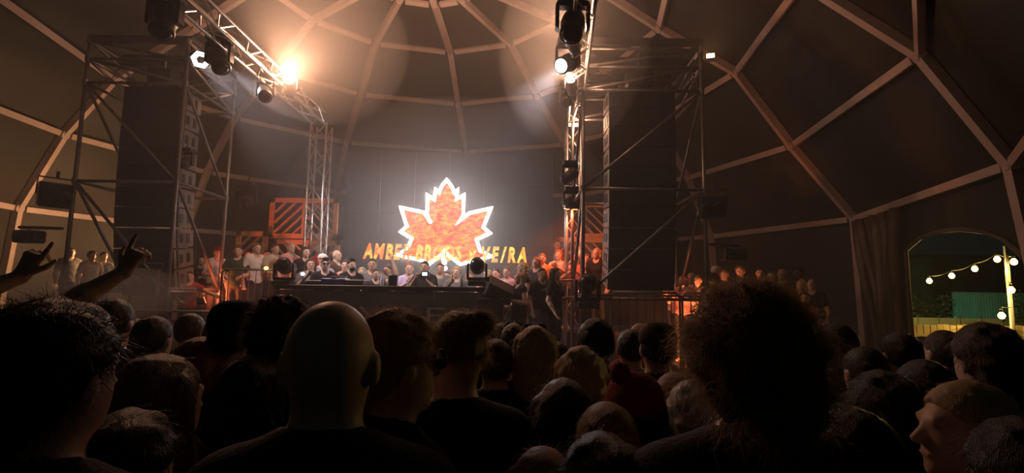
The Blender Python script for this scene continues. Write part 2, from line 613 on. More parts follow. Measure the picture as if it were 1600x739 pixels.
def floodlight(loc, aim, label, color, energy, size=0.24, spot=110, blend=0.6):
    r = empty('floodlight', loc)
    tag(r, label, 'floodlight')
    d = (Vector(aim) - Vector(loc)).normalized()
    u, v, d = frame_of(d)
    m = Matrix((u, v, d)).transposed()
    MB().cbox((0, 0, 0), (size, size * .75, size * .4), .02, m).build('housing', BLACKP, r)
    MB().box(d * size * .21, (size * .86, size * .6, .006), m).build('lens', glow('flood_' + label[:18], color, 6), r)
    br = MB()
    br.path([u * size * .56 + v * 0, u * size * .56 - v * size * .6, -u * size * .56 - v * size * .6, -u * size * .56], 0.012, 5)
    br.build('bracket', DKSTEEL, r)
    ld = bpy.data.lights.new('flood_light', 'SPOT')
    ld.color = color; ld.energy = energy; ld.spot_size = math.radians(spot); ld.spot_blend = blend; ld.shadow_soft_size = 0.1
    lo = bpy.data.objects.new('flood_light', ld)
    col.objects.link(lo)
    lo.parent = r
    lo.matrix_local = Matrix((u, v, -d)).transposed().to_4x4()
    lo.location = d * (size * .3)
    return r


p = W(1520, 506, 19.2)
floodlight((p.x - .6, 19.0, 0.12), (W(1560, 470, 21).x, 21, 2.2), 'green floodlight standing behind the pale site fence', (0.12, 1.0, 0.62), 60, spot=160)

# ------------------------------------------------------------------ stage decks
DECKZ, RISER = 0.65, 1.05


def deck(name, x0, x1, y0, y1, z, label, zb=0.0):
    r = empty(name, ((x0 + x1) / 2, (y0 + y1) / 2, zb))
    tag(r, label, 'stage deck')
    n = max(1, round((x1 - x0) / 1.2))
    w = (x1 - x0) / n
    for i in range(n):
        MB().cbox((x0 + w * (i + .5) - r.location.x, 0, z - zb - .03), (w - .012, y1 - y0, .06), .008).build('deck_board', DECK, r)
    MB().box((0, (y0 - r.location.y) + .03, (z - zb - .06) / 2), (x1 - x0, .02, z - zb - .06)).build('skirt', mat('stage_skirt', (.025, .022, .022), .85, var=.3), r)
    for x in (x0 + .1, (x0 + x1) / 2, x1 - .1):
        for y in (y0 + .15, y1 - .1):
            MB().tube((x - r.location.x, y - r.location.y, 0), (x - r.location.x, y - r.location.y, z - zb - .06), .03).build('leg', STEEL, r)
    return r


deck('stage_deck', -5.6, 1.12, 8.55, 13.6, DECKZ, 'low black main stage deck behind the booth')
deck('riser_deck', -6.0, -3.15, 10.2, 13.2, RISER, 'raised platform full of guests left of the booth', DECKZ)
deck('riser_deck', 1.16, 3.1, 10.75, 13.2, RISER, 'raised platform full of guests right of the booth')
deck('side_platform', 3.15, 6.6, 9.9, 11.5, 0.5, 'side platform for guests right of the right loudspeaker tower')

# ------------------------------------------------------------------ LED screen with the leaf
SY = 13.0
sc0, sc1 = W(543, 236, SY), W(864, 436, SY)
scr = empty('led_screen', ((sc0.x + sc1.x) / 2, SY, DECKZ))
tag(scr, 'wide dark LED screen showing an orange maple leaf with white outline and lettering', 'LED screen')
so = scr.location
ztop, zbot = sc0.z, sc1.z
nxp, nzp = 6, 4
for i in range(nxp):
    for j in range(nzp):
        w, h = (sc1.x - sc0.x) / nxp, (ztop - zbot) / nzp
        MB().box((sc0.x + w * (i + .5) - so.x, 0.06, zbot + h * (j + .5) - so.z), (w - .004, .10, h - .004)).build('screen_tile', SCREENM, scr)
for x in (sc0.x + .3, sc1.x - .3):
    MB().beam((x - so.x, .3, 0), (x - so.x, .3, ztop - so.z), .08, .08).build('support_post', DKSTEEL, scr)


def S(zx, zy):                                             # leaf drawing -> screen plane
    p = W(560 + zx / 4.346, 260 + zy / 4.346, SY)
    return p.x - so.x, p.z - so.z


leaf = [(600, 92), (632, 132), (652, 178), (673, 162), (668, 222), (716, 196), (712, 335), (675, 385), (752, 318), (900, 285), (848, 415), (893, 453), (803, 497),
        (826, 574), (906, 610), (692, 664), (606, 600), (584, 574), (560, 602), (483, 662), (440, 640), (262, 602), (334, 560), (364, 490), (288, 444), (330, 408),
        (290, 280), (445, 312), (494, 384), (467, 332), (470, 196), (516, 226), (526, 160), (548, 180), (568, 132)]
LEAFG = glow('screen_leaf_orange', (0.52, 0.035, 0.002), 1.7, (1.0, 0.40, 0.008), scale=4.0, streak=(1.6, 1, 3.4))
WHITEG = glow('screen_white', (1.0, 0.95, 0.94), 44.0)
TEXTG = glow('screen_text_orange', (0.95, 0.13, 0.02), 1.9, (1.0, 0.5, 0.05), scale=4.5, streak=(1, 1, 1))
TEXTG2 = glow('screen_text_yellow', (0.95, 0.28, 0.03), 1.8, (0.85, 0.75, 0.12), scale=6.0)
poly = [S(*p) for p in leaf]
MB().prism(poly, (0, 0, 0), (1, 0, 0), (0, 0, 1), (0, -.012, 0)).build('leaf_picture', LEAFG, scr)
m = MB()
hw = 0.035
npl = len(poly)
mit = []
for i in range(npl):
    a, b, c = (Vector(poly[(i + j) % npl]) for j in (-1, 0, 1))
    d1, d2 = (b - a).normalized(), (c - b).normalized()
    n1, n2 = Vector((-d1.y, d1.x)), Vector((-d2.y, d2.x))
    mm = (n1 + n2)
    if mm.length < .2: mm = n1
    mm.normalize()
    s = min(hw / max(.42, mm.dot(n1)), hw * 2.2)
    mit.append((b + mm * s, b - mm * s))
for i in range(npl):
    a, b = mit[i], mit[(i + 1) % npl]
    q = [a[0], b[0], b[1], a[1]]
    vs = [(p.x, -.014, p.y) for p in q] + [(p.x, -.022, p.y) for p in q]
    m.add(vs, [(0, 1, 2, 3), (7, 6, 5, 4), (0, 4, 5, 1), (1, 5, 6, 2), (2, 6, 7, 3), (3, 7, 4, 0)])
st = [S(566, 600), S(584, 566), S(602, 600), S(596, 664), S(568, 664)]
m.prism(st, (0, -.014, 0), (1, 0, 0), (0, 0, 1), (0, -.008, 0))
m.build('leaf_outline', WHITEG, scr)
gp = S(590, 692)
MB().prism([(gp[0] + .05 * math.cos(t), gp[1] + .05 * math.sin(t)) for t in [i * math.pi / 6 for i in range(12)]], (0, -.014, 0), (1, 0, 0), (0, 0, 1), (0, -.008, 0)).build('screen_dot', WHITEG, scr)


def letters(text, root, origin, ux, uz, width, height, mats_, name='letter', shear=0.18, bold=0.02, depth=0.006, gaps=0.07):
    """real letter shapes, one mesh per character, laid along ux"""
    shapes, x = [], 0.0
    for ch in text:
        if ch == ' ':
            x += 0.30
            continue
        cu = bpy.data.curves.new('glyph', 'FONT')
        cu.body = ch
        cu.shear = shear
        cu.offset = bold
        cu.resolution_u = 2
        ob = bpy.data.objects.new('glyph', cu)
        me = bpy.data.meshes.new_from_object(ob)
        co = np.array([v.co[:] for v in me.vertices])
        fs = [tuple(p.vertices) for p in me.polygons]
        bpy.data.objects.remove(ob)
        x0, x1 = co[:, 0].min(), co[:, 0].max()
        co[:, 0] += x - x0
        shapes.append((ch, co, fs))
        x += (x1 - x0) * (1.0) + gaps
    total = x - gaps
    sx, sz = width / total, height / 0.72
    origin, ux, uz = Vector(origin), Vector(ux), Vector(uz)
    nrm_ = ux.cross(uz).normalized()
    for i, (ch, co, fs) in enumerate(shapes):
        vs = [origin + ux * (c[0] * sx) + uz * (c[1] * sz) for c in co]
        n = len(vs)
        mb = MB().add(vs + [v + nrm_ * depth for v in vs], fs + [tuple(k + n for k in f) for f in fs])
        mb.build(name, mats_[i % len(mats_)] if not callable(mats_) else mats_(i), root)


t0, t1 = W(567, 403, SY), W(823, 410, SY)
h = abs(W(567, 380, SY).z - t0.z)
letters('AMBER BROOS x VE/RA', scr, (t0.x - so.x, -.026, t0.z - so.z), Vector((t1.x - t0.x, 0, t1.z - t0.z)).normalized(), (0, 0, 1), t1.x - t0.x, h,
        lambda i: TEXTG if i < 5 else TEXTG2, bold=0.045)

# ------------------------------------------------------------------ DJ booth
BY = 8.8
b0, b1 = W(432, 443, BY), W(762, 448, BY)
bz = (b0.z + b1.z) / 2
booth = empty('dj_booth', ((b0.x + b1.x) / 2, BY + .4, DECKZ))
tag(booth, 'long dark DJ booth with pale outlined letters on its front', 'DJ booth')
bo = booth.location
bw_ = b1.x - b0.x
for i in range(4):
    w = bw_ / 4
    MB().cbox((-bw_ / 2 + w * (i + .5), -.4, (bz - .1 - DECKZ) / 2), (w - .008, .05, bz - .1 - DECKZ), .006).build('front_panel', BOOTH, booth)
for sx in (-1, 1):
    MB().cbox((sx * (bw_ / 2 - .025), .0, (bz - .1 - DECKZ) / 2), (.05, .75, bz - .1 - DECKZ), .006).build('side_panel', BOOTH, booth)
MB().cbox((0, 0, bz - DECKZ - .05), (bw_ + .06, .9, .08), .01).build('table_top', BLACKP, booth)
PALE = mat('letter_paint', (.55, .5, .5), .6)
l0, l1 = W(560, 503, BY - .03), W(735, 505, BY - .03)
letters('VRES', booth, (l0.x - bo.x, -.43, l0.z - bo.z), (1, 0, 0), (0, 0, 1), l1.x - l0.x, abs(W(600, 478, BY - .03).z - l0.z), [PALE], shear=0.0, bold=-0.012, depth=.006, gaps=.16)


# ------------------------------------------------------------------ light fixtures
def moving_head(loc, aim, label, s=1.0, hang=True, color=None, energy=0, spot=40, strength=30, group=None, blend=.7, rz=0.0, bare=False, beam=None, spill=.13):
    """moving head spotlight: base, yoke, head, lens; hangs from a truss or stands on its base"""
    r = empty('moving_head_light', loc, rz)
    tag(r, label, 'stage light', group)
    sg = -1 if hang else 1
    MB().cbox((0, 0, sg * .05 * s), (.32 * s, .26 * s, .10 * s), .015 * s).build('base', BLACKP, r)
    y = MB()
    pts = [(-.17, .10), (-.19, .14), (-.19, .40), (-.15, .43), (-.15, .16), (.15, .16), (.15, .43), (.19, .40), (.19, .14), (.17, .10)]
    y.prism([(a * s, sg * b * s) for a, b in pts], (0, -.05 * s, 0), (1, 0, 0), (0, 0, 1), (0, .10 * s, 0)).build('yoke', BLACKP, r)
    c = Vector((0, 0, sg * .36 * s))
    d = (Vector(aim) - (Vector(loc) + c)).normalized()
    if rz: d = Matrix.Rotation(-rz, 3, 'Z') @ d
    u, v, d = frame_of(d)
    m = Matrix((u, v, d)).transposed()
    MB().lathe([(.05, -.24), (.10, -.22), (.13, -.12), (.14, .0), (.12, .08), (.125, .16), (.13, .20), (.115, .215)], 16, m @ Matrix.Scale(s, 3), c).build('head', BLACKP, r, smooth=True)
    lm = glow('lens_%s_%d' % (color, strength), color, strength) if color else GLASSK
    MB().lathe([(.0, -.01), (.10, -.01), (.10, .003), (.06, .012), (.0, .016)], 16, m @ Matrix.Scale(s, 3), c + d * .215 * s).build('lens', lm, r, smooth=True)
    if hang:
        MB().path([(0, 0, 0), (0, 0, .06 * s), (.03 * s, 0, .10 * s), (0, 0, .14 * s)], .015 * s, 6).build('clamp', DKSTEEL, r)
    if energy:
        ld = bpy.data.lights.new('beam', 'SPOT')
        ld.color = color; ld.energy = energy; ld.shadow_soft_size = .09 * s
        ld.spot_size = math.radians(spot); ld.spot_blend = 1.0
        lo = bpy.data.objects.new('beam', ld); col.objects.link(lo); lo.parent = r
        bd = Vector(beam) if beam else d
        bu, bv, bd = frame_of(bd)
        lo.matrix_local = Matrix((bu, bv, -bd)).transposed().to_4x4()
        lo.location = c + d * (.36 if bare else .25) * s
    if bare:                                                   # the naked lamp also spills a little all round
        l2 = bpy.data.lights.new('spill', 'POINT'); l2.color = color; l2.energy = energy * spill; l2.shadow_soft_size = .08
        o2 = bpy.data.objects.new('spill', l2); col.objects.link(o2); o2.parent = r; o2.location = c + d * .38 * s
    if bare: MB().lathe([(.0, -.09), (.07, -.06), (.10, .0), (.07, .06), (.0, .09)], 14, m @ Matrix.Scale(s, 3), c + d * .23 * s).build('bare_lamp', lm, r, smooth=True)
    return r


def box_light(loc, aim, label, s=1.0, color=None, strength=10, energy=0, spot=120, stalk=None):
    """blinder: square housing with two round lamps in front, yoke bracket"""
    r = empty('blinder_light', loc)
    tag(r, label, 'stage light')
    u, v, d = frame_of(Vector(aim) - Vector(loc))
    m = Matrix((u, v, d)).transposed()
    MB().cbox((0, 0, 0), (.36 * s, .34 * s, .22 * s), .02, m).build('housing', BLACKP, r)
    for sx in (-1, 1):
        lm = glow('blinder_%s_%d' % (color, strength), color, strength) if color else GLASSK
        MB().lathe([(0, .0), (.075, .0), (.085, .012), (.07, .02), (0, .008)], 12, m @ Matrix.Scale(s, 3), u * sx * .085 * s + d * .11 * s).build('lamp', lm, r, smooth=True)
    MB().path([u * .2 * s, u * .2 * s + v * .24 * s, -u * .2 * s + v * .24 * s, -u * .2 * s], .013 * s, 5).build('bracket', DKSTEEL, r)
    MB().tube(v * .24 * s, v * .34 * s, .02 * s).build('clamp', DKSTEEL, r)
    if energy:
        ld = bpy.data.lights.new('wash', 'SPOT')
        ld.color = color; ld.energy = energy; ld.spot_size = math.radians(spot); ld.spot_blend = .8; ld.shadow_soft_size = .1
        lo = bpy.data.objects.new('wash', ld); col.objects.link(lo); lo.parent = r
        lo.matrix_local = Matrix((u, v, -d)).transposed().to_4x4()
        lo.location = d * .16 * s
    return r


# ------------------------------------------------------------------ trusses
def truss(p, q, w, label, r=.024, step=.42):
    p, q = Vector(p), Vector(q)
    root = empty('box_truss', p)
    tag(root, label, 'truss')
    u, v, d = frame_of(q - p)
    L_ = (q - p).length
    cs = [(u * a + v * b) * w / 2 for a, b in ((-1, -1), (1, -1), (1, 1), (-1, 1))]
    for c in cs:
        MB().tube(c, c + d * L_, r, 8).build('chord', ALU, root, smooth=True)
    n = max(2, round(L_ / step))
    for f in range(4):
        a, b = cs[f], cs[(f + 1) % 4]
        for i in range(n):
            s0, s1 = (a, b) if i % 2 else (b, a)
            MB().tube(s0 + d * (L_ * i / n), s1 + d * (L_ * (i + 1) / n), r * .55, 5).build('lattice_bar', ALU, root)
    return root


ZT = HC + 3.82
LE, RE_ = W(495, 184, 11.0), W(898, 186, 11.0)
TL0, TL1 = Vector((LE.x, 3.2, ZT)), Vector((LE.x, 11.1, ZT))
TR0, TR1 = Vector((0.62, 3.2, ZT)), Vector((RE_.x, 11.1, ZT))
truss(TL0, TL1, .26, 'aluminium truss running overhead from top left towards the stage')
truss(TR0, TR1, .26, 'aluminium truss overhead beside the right tower, lit orange')
truss((LE.x + .12, 11.0, DECKZ), (LE.x + .12, 11.0, ZT - .2), .34, 'upright aluminium truss mast left of the screen')
truss((RE_.x - .03, 11.0, DECKZ), (RE_.x - .03, 11.0, ZT - .2), .30, 'upright aluminium truss mast right of the screen')


def on_truss(side, Y):
    a, b = (TL0, TL1) if side < 0 else (TR0, TR1)
    return a.lerp(b, (Y - a.y) / (b.y - a.y))


CENTER = Vector((-1.5, 12.5, 3.6))


def hang(side, Y, aim, label, **kw):
    p = on_truss(side, Y)
    dx = kw.pop('dx', 0); dz = kw.pop('dz', .03)
    return moving_head(p + Vector((dx, 0, dz)), aim, label, **kw)


hang(-1, 6.3, (-3, 3, -2), 'black moving head light nearest the top left edge', s=1.15, dx=-.18)
hang(-1, 7.5, (-1.5, 5, 0), 'black moving head light midway along the left truss', s=1.05, dx=-.16)
hang(-1, 8.9, (-2, 4, 1), 'black moving head light at the far end of the left truss', s=.95, dx=-.12)
hang(-1, 9.1, (-3.2, 5.0, 8.2), 'lamp blazing orange on the left truss', s=.7, color=ORANGE, energy=1350, spot=150, strength=50, dx=.24, dz=.12, bare=True, beam=(.1, .5, 1), spill=.3)
hang(1, 6.45, (-.5, 2, -1), 'black moving head light at the top of the right truss', s=1.2, dx=-.16, dz=.15)
hang(1, 7.15, (.2, 3.5, 8.2), 'orange blazing lamp below the topmost right moving head', s=.65, color=ORANGE, energy=620, spot=150, strength=60, dx=-.12, dz=.05, bare=True, beam=(-.55, .7, 1))
hang(1, 7.8, (-2.6, 3.5, 2.2), 'moving head light with cold white beam on the right truss', s=1.05, color=COOL, energy=1100, spot=64, strength=14, dx=-.2, dz=.2, beam=(-2.6, 3.4, -2.6))
hang(1, 8.75, (.2, 4.5, 8.2), 'orange blazing lamp halfway down the right truss', s=.65, color=ORANGE, energy=620, spot=150, strength=60, dx=-.12, dz=.05, bare=True, beam=(-.55, .7, 1))
hang(1, 9.3, (-.5, 4, 1), 'dark moving head light at the far end of the right truss', s=.9, dx=-.18, dz=.15)

# short bright lamp bar on the right mast
p = W(900, 195, 10.7)
lb = empty('lamp_bar', p)
tag(lb, 'short glowing orange lamp bar on the right mast', 'lamp bar')
MB().cbox((0, .04, 0), (.34, .07, .10), .01).build('housing', BLACKP, lb)
MB().cbox((0, 0, 0), (.31, .02, .06), .006).build('tube', glow('bar_glow', (1.0, .45, .18), 45), lb)
ld = bpy.data.lights.new('bar_light', 'POINT'); ld.color = ORANGE; ld.energy = 45; ld.shadow_soft_size = .1
lo = bpy.data.objects.new('bar_light', ld); col.objects.link(lo); lo.parent = lb; lo.location = (0, -.12, 0)


# ------------------------------------------------------------------ scaffold towers
def tower(xl, xr, yf, yb, ztop_, levels, sgn, label):
    root = empty('scaffold_tower', ((xl + xr) / 2, (yf + yb) / 2, 0))
    tag(root, label, 'scaffold tower')
    o = root.location
    R = .034
    C = {('l', 'f'): (xl, yf), ('r', 'f'): (xr, yf), ('l', 'b'): (xl, yb), ('r', 'b'): (xr, yb)}
    for x, y in C.values():
        MB().tube((x, y, 0), (x, y, ztop_), R, 10).build('post', STEEL, root, origin=o, smooth=True)
        MB().cbox((x, y, .02), (.2, .2, .04), .005).build('base_plate', STEEL, root, origin=o)
        for z in levels:
            MB().tube((x, y, z - .05), (x, y, z + .05), R * 1.45, 8).build('coupler', STEEL, root, origin=o)
    def bar(a, za, b, zb, r=R * .85, name='ledger'):
        MB().tube((*C[a], za), (*C[b], zb), r, 8).build(name, STEEL, root, origin=o, smooth=True)
    for z in levels:
        for a, b in ((('l', 'f'), ('r', 'f')), (('r', 'f'), ('r', 'b')), (('r', 'b'), ('l', 'b')), (('l', 'b'), ('l', 'f'))):
            bar(a, z, b, z)
    lo_ = levels
    for i in range(len(lo_) - 1):
        za, zb = lo_[i], lo_[i + 1]
        a, b = (('r', 'f'), ('l', 'f')) if sgn < 0 else (('l', 'f'), ('r', 'f'))
        bar(a, za, b, zb, name='brace')
        for sd in 'lr':
            bar((sd, 'b'), za, (sd, 'f'), zb, name='brace')
        if i > 1: bar(('l', 'b'), za, ('r', 'b'), zb, name='brace')
    # lifting beam across the top that the loudspeakers hang from
    ym = (yf + yb) / 2
    MB().beam((xl - .05, ym, ztop_ - .1), (xr + .05, ym, ztop_ - .1), .12, .2).build('lifting_beam', DKSTEEL, root, origin=o)
    for x in (xl, xr):
        MB().beam((x, yf, ztop_ - .02), (x, yb, ztop_ - .02), .1, .1).build('top_beam', DKSTEEL, root, origin=o)
    for y in (yf, yb):
        MB().beam((xl, y, ztop_ - .06), (xr, y, ztop_ - .06), .06, .14).build('top_beam', DKSTEEL, root, origin=o)
    for i in range(3):
        w = (xr - xl) / 3
    n = 4
    for i in range(n):
        w = (yb - yf) / n
        MB().cbox(((xl + xr) / 2, yf + w * (i + .5), levels[0] + .06), (xr - xl - .08, w - .015, .04), .005).build('plank', mat('scaffold_plank', (.22, .19, .17), .7, var=.2), root, origin=o)
    return root


LV = [1.75, 3.70, 5.53, 5.98, 6.32]
XL0, XL1 = W(104, 400, 9).x, W(266, 400, 9).x
XR0, XR1 = W(911, 400, 9).x, W(1103, 400, 9).x
tower(XL0, XL1, 9.0, 10.6, 6.42, LV, -1, 'steel scaffold tower left of the stage around the left loudspeaker array')
tower(XR0, XR1, 9.0, 10.6, 6.52, LV, 1, 'steel scaffold tower right of the stage around the right loudspeaker array')


# ------------------------------------------------------------------ line arrays
def line_array(xc, w, yf, ztop_, n, h, label, curve):
    root = empty('line_array', (xc, yf + .3, ztop_))
    tag(root, label, 'loudspeaker array')
    dep = .56
    z, y, a = 0.0, 0.0, 0.0
    mb = MB()
    mb.beam((-w * .45, -.05, .05), (w * .45, -.05, .05), .08, .1)
    mb.beam((-w * .4, .1, .05), (-w * .4, -.35, .05), .06, .08)
    mb.beam((w * .4, .1, .05), (w * .4, -.35, .05), .06, .08)
    mb.build('fly_bar', DKSTEEL, root)
    MB().cbox((0, -.05, .28), (.5, .3, .3), .04).build('hoist', BLACKP, root)
    MB().tube((0, -.05, .4), (0, -.05, .82), .02, 6).build('chain', STEEL, root)
    for i in range(n):
        a = curve[i]
        rot = Matrix.Rotation(a, 3, 'X')
        c = Vector((0, y, z)) + rot @ Vector((0, 0, -h / 2))
        b = empty('cabinet', c, parent=root)
        b.rotation_euler = (a, 0, 0)
        # wedge shaped body: taller in front than behind
        hf, hb = h / 2 - .006, h / 2 - .03
        poly_ = [(-dep / 2, -hf), (-dep / 2, hf), (dep / 2, hb), (dep / 2, -hb)]
        MB().prism(poly_, (-w / 2, 0, 0), (0, 1, 0), (0, 0, 1), (w, 0, 0)).build('body', GREYBOX, b)
        MB().cbox((0, -dep / 2 - .012, 0), (w - .01, .03, h - .008), .004).build('grille', GRILLE, b)
        for sx in (-1, 1):
            for dy in (-.08, .12):
                MB().cbox((sx * (w / 2 + .004), dy, .0), (.012, .09, h * .45), .004).build('handle_plate', BLACKP, b)
        MB().cbox((w / 2 + .01, -.2, 0), (.02, .05, h * .9), .004).build('rigging_bar', DKSTEEL, b)
        end = Vector((0, y, z)) + rot @ Vector((0, 0, -h))
        y, z = end.y, end.z
    return root


cv = [0.0, 0, 0.01, .02, .03, .05, .08, .12, .17, .23]
xw = W(228, 300, 9.3).x
line_array(xw, 1.10, 9.25, W(228, 137, 9.3).z, 10, .375, 'tall black line array of loudspeakers hanging in the left tower', cv)
xw = W(1004, 300, 9.3).x
line_array(xw, 1.24, 9.25, W(1004, 140, 9.3).z, 10, .372, 'tall black line array of loudspeakers hanging in the right tower', cv)

# ------------------------------------------------------------------ fixtures on the towers and masts
box_light(W(86, 305, 8.9), (0, 2, 1), 'black blinder on the left post of the left tower', s=1.25)
box_light(W(1113, 322, 8.9), (2, 2, 1), 'black blinder on the right post of the right tower', s=1.2)
moving_head(W(388, 285, 12.0), (-3, 5, 2), 'round dark moving head behind the left tower', s=1.3)
moving_head(W(292, 232, 9.2), (-6.5, 11, 5), 'small dark spotlight on the right side of the left tower', s=.75)
p = W(313, 93, 8.8)
fl = empty('par_light', p)
tag(fl, 'cold white spotlight with barn doors on the left tower', 'stage light')
d = (Vector((-.3, 3, 1.9)) - p).normalized()
u, v, d = frame_of(d)
m = Matrix((u, v, d)).transposed()
MB().lathe([(.08, -.26), (.12, -.2), (.15, .0), (.165, .02)], 12, m).build('can', BLACKP, fl, smooth=True)
MB().lathe([(.0, .03), (.07, .03), (.07, .05), (.0, .05)], 6, m).build('hood', BLACKP, fl)
MB().lathe([(.07, .022), (.155, .022), (.155, .036), (.07, .036)], 6, m).build('lens', glow('par_white', (.82, .84, 1.0), 6), fl)
for i in range(6):
    t = i * math.pi / 3
    MB().box(u * .18 * math.cos(t + .52) + v * .18 * math.sin(t + .52) + d * .02, (.15, .012, .05), m @ Matrix.Rotation(t + .52 + math.pi / 2, 3, 'Z')).build('barn_door', BLACKP, fl)
MB().tube((0, 0, 0.0), (-.03, .1, .3), .015).build('bracket', DKSTEEL, fl)
ld = bpy.data.lights.new('par_beam', 'SPOT'); ld.color = COOL; ld.energy = 1400; ld.spot_size = math.radians(60); ld.spot_blend = .8; ld.shadow_soft_size = .08
lo = bpy.data.objects.new('par_beam', ld); col.objects.link(lo); lo.parent = fl
dd = (Vector((-1.5, 10.5, 2.2)) - p).normalized(); uu, vv, dd = frame_of(dd)
lo.matrix_local = Matrix((uu, vv, -dd)).transposed().to_4x4(); lo.location = d * .08

floodlight(W(1110, 89, 8.8), (2.4, 5.5, 7.2), 'warm glaring floodlight on top right of the right tower', (1.0, .55, .28), 45, size=.16, spot=150)
moving_head(W(890, 252, 9.6), (-1.4, 12.5, 2.4), 'small black spotlight on an arm beside the right mast', s=.8)
box_light(W(893, 318, 10.5), (1.1, 11.4, .8), 'lamp pointing down the right mast, glowing orange red', s=.9, color=RED, strength=20, energy=330, spot=130)
moving_head(W(893, 292, 10.4), (0, 3, 1), 'pale cased moving head above the orange lamp on the right mast', s=.9)
moving_head(W(918, 482, 8.7), (.6, 2, 3.0), 'black moving head standing at the foot of the right tower', s=1.15, hang=False)
moving_head(W(443, 447, 8.95), (-2.2, 3, 3.4), 'black moving head standing on the left end of the booth', s=.95, hang=False)
moving_head(W(745, 447, 8.95), (-.3, 3, 3.4), 'black moving head standing on the right end of the booth', s=.95, hang=False)
box_light(W(222, 440, 8.6), (-2.5, 2, 1.5), 'dark blinder low in front of the left tower', s=1.3)


def arm_light(px, py, x0, x1, yb, Y, label):
    a, b = W(x0, yb, Y), W(x1, yb + 2, Y)
    r = empty('arm_light', W(px, py, Y))
    tag(r, label, 'stage light')
    o = r.location
    MB().tube(a, b, .028, 8).build('arm', DKSTEEL, r, origin=o)
    MB().tube(W(px, yb, Y), W(px, py - 8, Y), .02, 6).build('drop_tube', DKSTEEL, r, origin=o)
    MB().cbox((0, 0, 0), (.42, .24, .22), .03).build('housing', BLACKP, r)
    for sx in (-1, 1):
        MB().lathe([(0, 0), (.07, 0), (.08, .02), (0, .03)], 10, Matrix.Rotation(math.pi / 2, 3, 'X'), (sx * .1, -.12, 0)).build('lamp', GLASSK, r)


arm_light(46, 370, 30, 98, 355, 8.9, 'dark lamp on a short arm left of the left tower')
arm_light(1146, 398, 1108, 1156, 382, 9.0, 'dark lamp on a short arm right of the right tower')

# low red washes at both sides of the stage
floodlight(W(313, 470, 10.0), (-5.2, 11.6, 2.4), 'red floodlight low behind the left tower', RED, 300, size=.2, spot=150)
floodlight((3.35, 9.55, .55), (3.9, 11.3, 1.9), 'orange floodlight low behind the right tower', (1.0, .26, .08), 450, size=.2, spot=150)
floodlight((-8.9, 12.9, 2.6), (-11.6, 12.6, 3.4), 'amber floodlight behind the left tower washing the dome wall', AMBER, 600, size=.24, spot=160)
MB_ = MB().tube((-8.9, 12.95, 0), (-8.9, 12.95, 2.45), .03, 8).tube((-8.9, 12.55, .02), (-8.9, 13.35, .02), .02).tube((-9.3, 12.95, .02), (-8.5, 12.95, .02), .02)
tag(MB_.build('light_stand', DKSTEEL), 'thin light stand behind the left tower', 'stand')


# ------------------------------------------------------------------ orange lattice walls
def lattice(x0, y0, x1, y1, Y, halves, label, sl=6):
    a, b = W(x0, y1, Y), W(x1, y0, Y)
    r = empty('wood_lattice', (a.x, Y, a.z))
    tag(r, label, 'wooden lattice', 'orange wooden lattice walls')
    w, h = b.x - a.x, b.z - a.z
    t = .11
    for (p, q) in (((0, t / 2), (w, t / 2)), ((0, h - t / 2), (w, h - t / 2)), ((t / 2, 0), (t / 2, h)), ((w - t / 2, 0), (w - t / 2, h))):
        MB().beam((p[0], -.03, p[1]), (q[0], -.03, q[1]), t if p[0] == q[0] else .05, .05 if p[0] == q[0] else t).build('frame_board', WOOD, r)
    n = len(halves)
    for k, dr_ in enumerate(halves):
        xa, xb = w * k / n + (t if k == 0 else 0), w * (k + 1) / n - (t if k == n - 1 else 0)
        ww, hh = xb - xa, h - 2 * t
        if k: MB().beam((xa, -.02, 0), (xa, -.02, h), .08, .04).build('frame_board', WOOD, r)
        for i in range(1, sl):
            c = (ww + hh) * i / sl
            p = (min(c, ww), max(0, c - ww))
            q = (max(0, c - hh), min(c, hh))
            if dr_ < 0: p, q = (ww - p[0], p[1]), (ww - q[0], q[1])
            p, q = (p[0], p[1]), (q[0], q[1])
            # slats rise to the right for +1
            P, Q = ((ww - p[0], p[1]), (ww - q[0], q[1]))
            MB().beam((xa + P[0], 0, t + P[1]), (xa + Q[0], 0, t + Q[1]), .03, .085, ref=(0, 1, 0)).build('slat', WOOD, r)
    return r


lattice(420, 311, 530, 372, 12.2, (1, -1), 'upper orange wooden lattice with chevron slats left of the screen')
lattice(365, 362, 420, 445, 12.0, (1,), 'low orange wooden lattice at the far left behind the guests', 7)
lattice(422, 376, 532, 445, 12.25, (-1, 1), 'lower orange wooden lattice under the chevron one', 6)
lattice(867, 372, 948, 445, 12.2, (1, -1), 'orange red wooden lattice behind the right mast', 6)
lattice(905, 318, 950, 372, 12.2, (-1,), 'upper orange wooden lattice half hidden by the right tower', 5)


# ------------------------------------------------------------------ crowd barriers
def barrier(x0, x1, Y, z0, h, label):
    r = empty('crowd_barrier', ((x0 + x1) / 2, Y, z0))
    tag(r, label, 'barrier', 'steel crowd barriers by the stage')
    w = x1 - x0
    R = .02
    MB().path([(-w / 2, 0, .05), (-w / 2, 0, h - .06), (-w / 2 + .06, 0, h), (w / 2 - .06, 0, h), (w / 2, 0, h - .06), (w / 2, 0, .05)], R, 8).build('frame', STEEL, r, smooth=True)
    MB().tube((-w / 2, 0, .15), (w / 2, 0, .15), R * .8, 8).build('lower_rail', STEEL, r)
    n = max(2, int(w / .13))
    for i in range(1, n):
        x = -w / 2 + w * i / n
        MB().tube((x, 0, .15), (x, 0, h), .009, 5).build('bar', STEEL, r)
    for sx in (-1, 1):
        MB().cbox((sx * w * .4, 0, .025), (.06, .5, .05), .01).build('foot', STEEL, r)
    return r


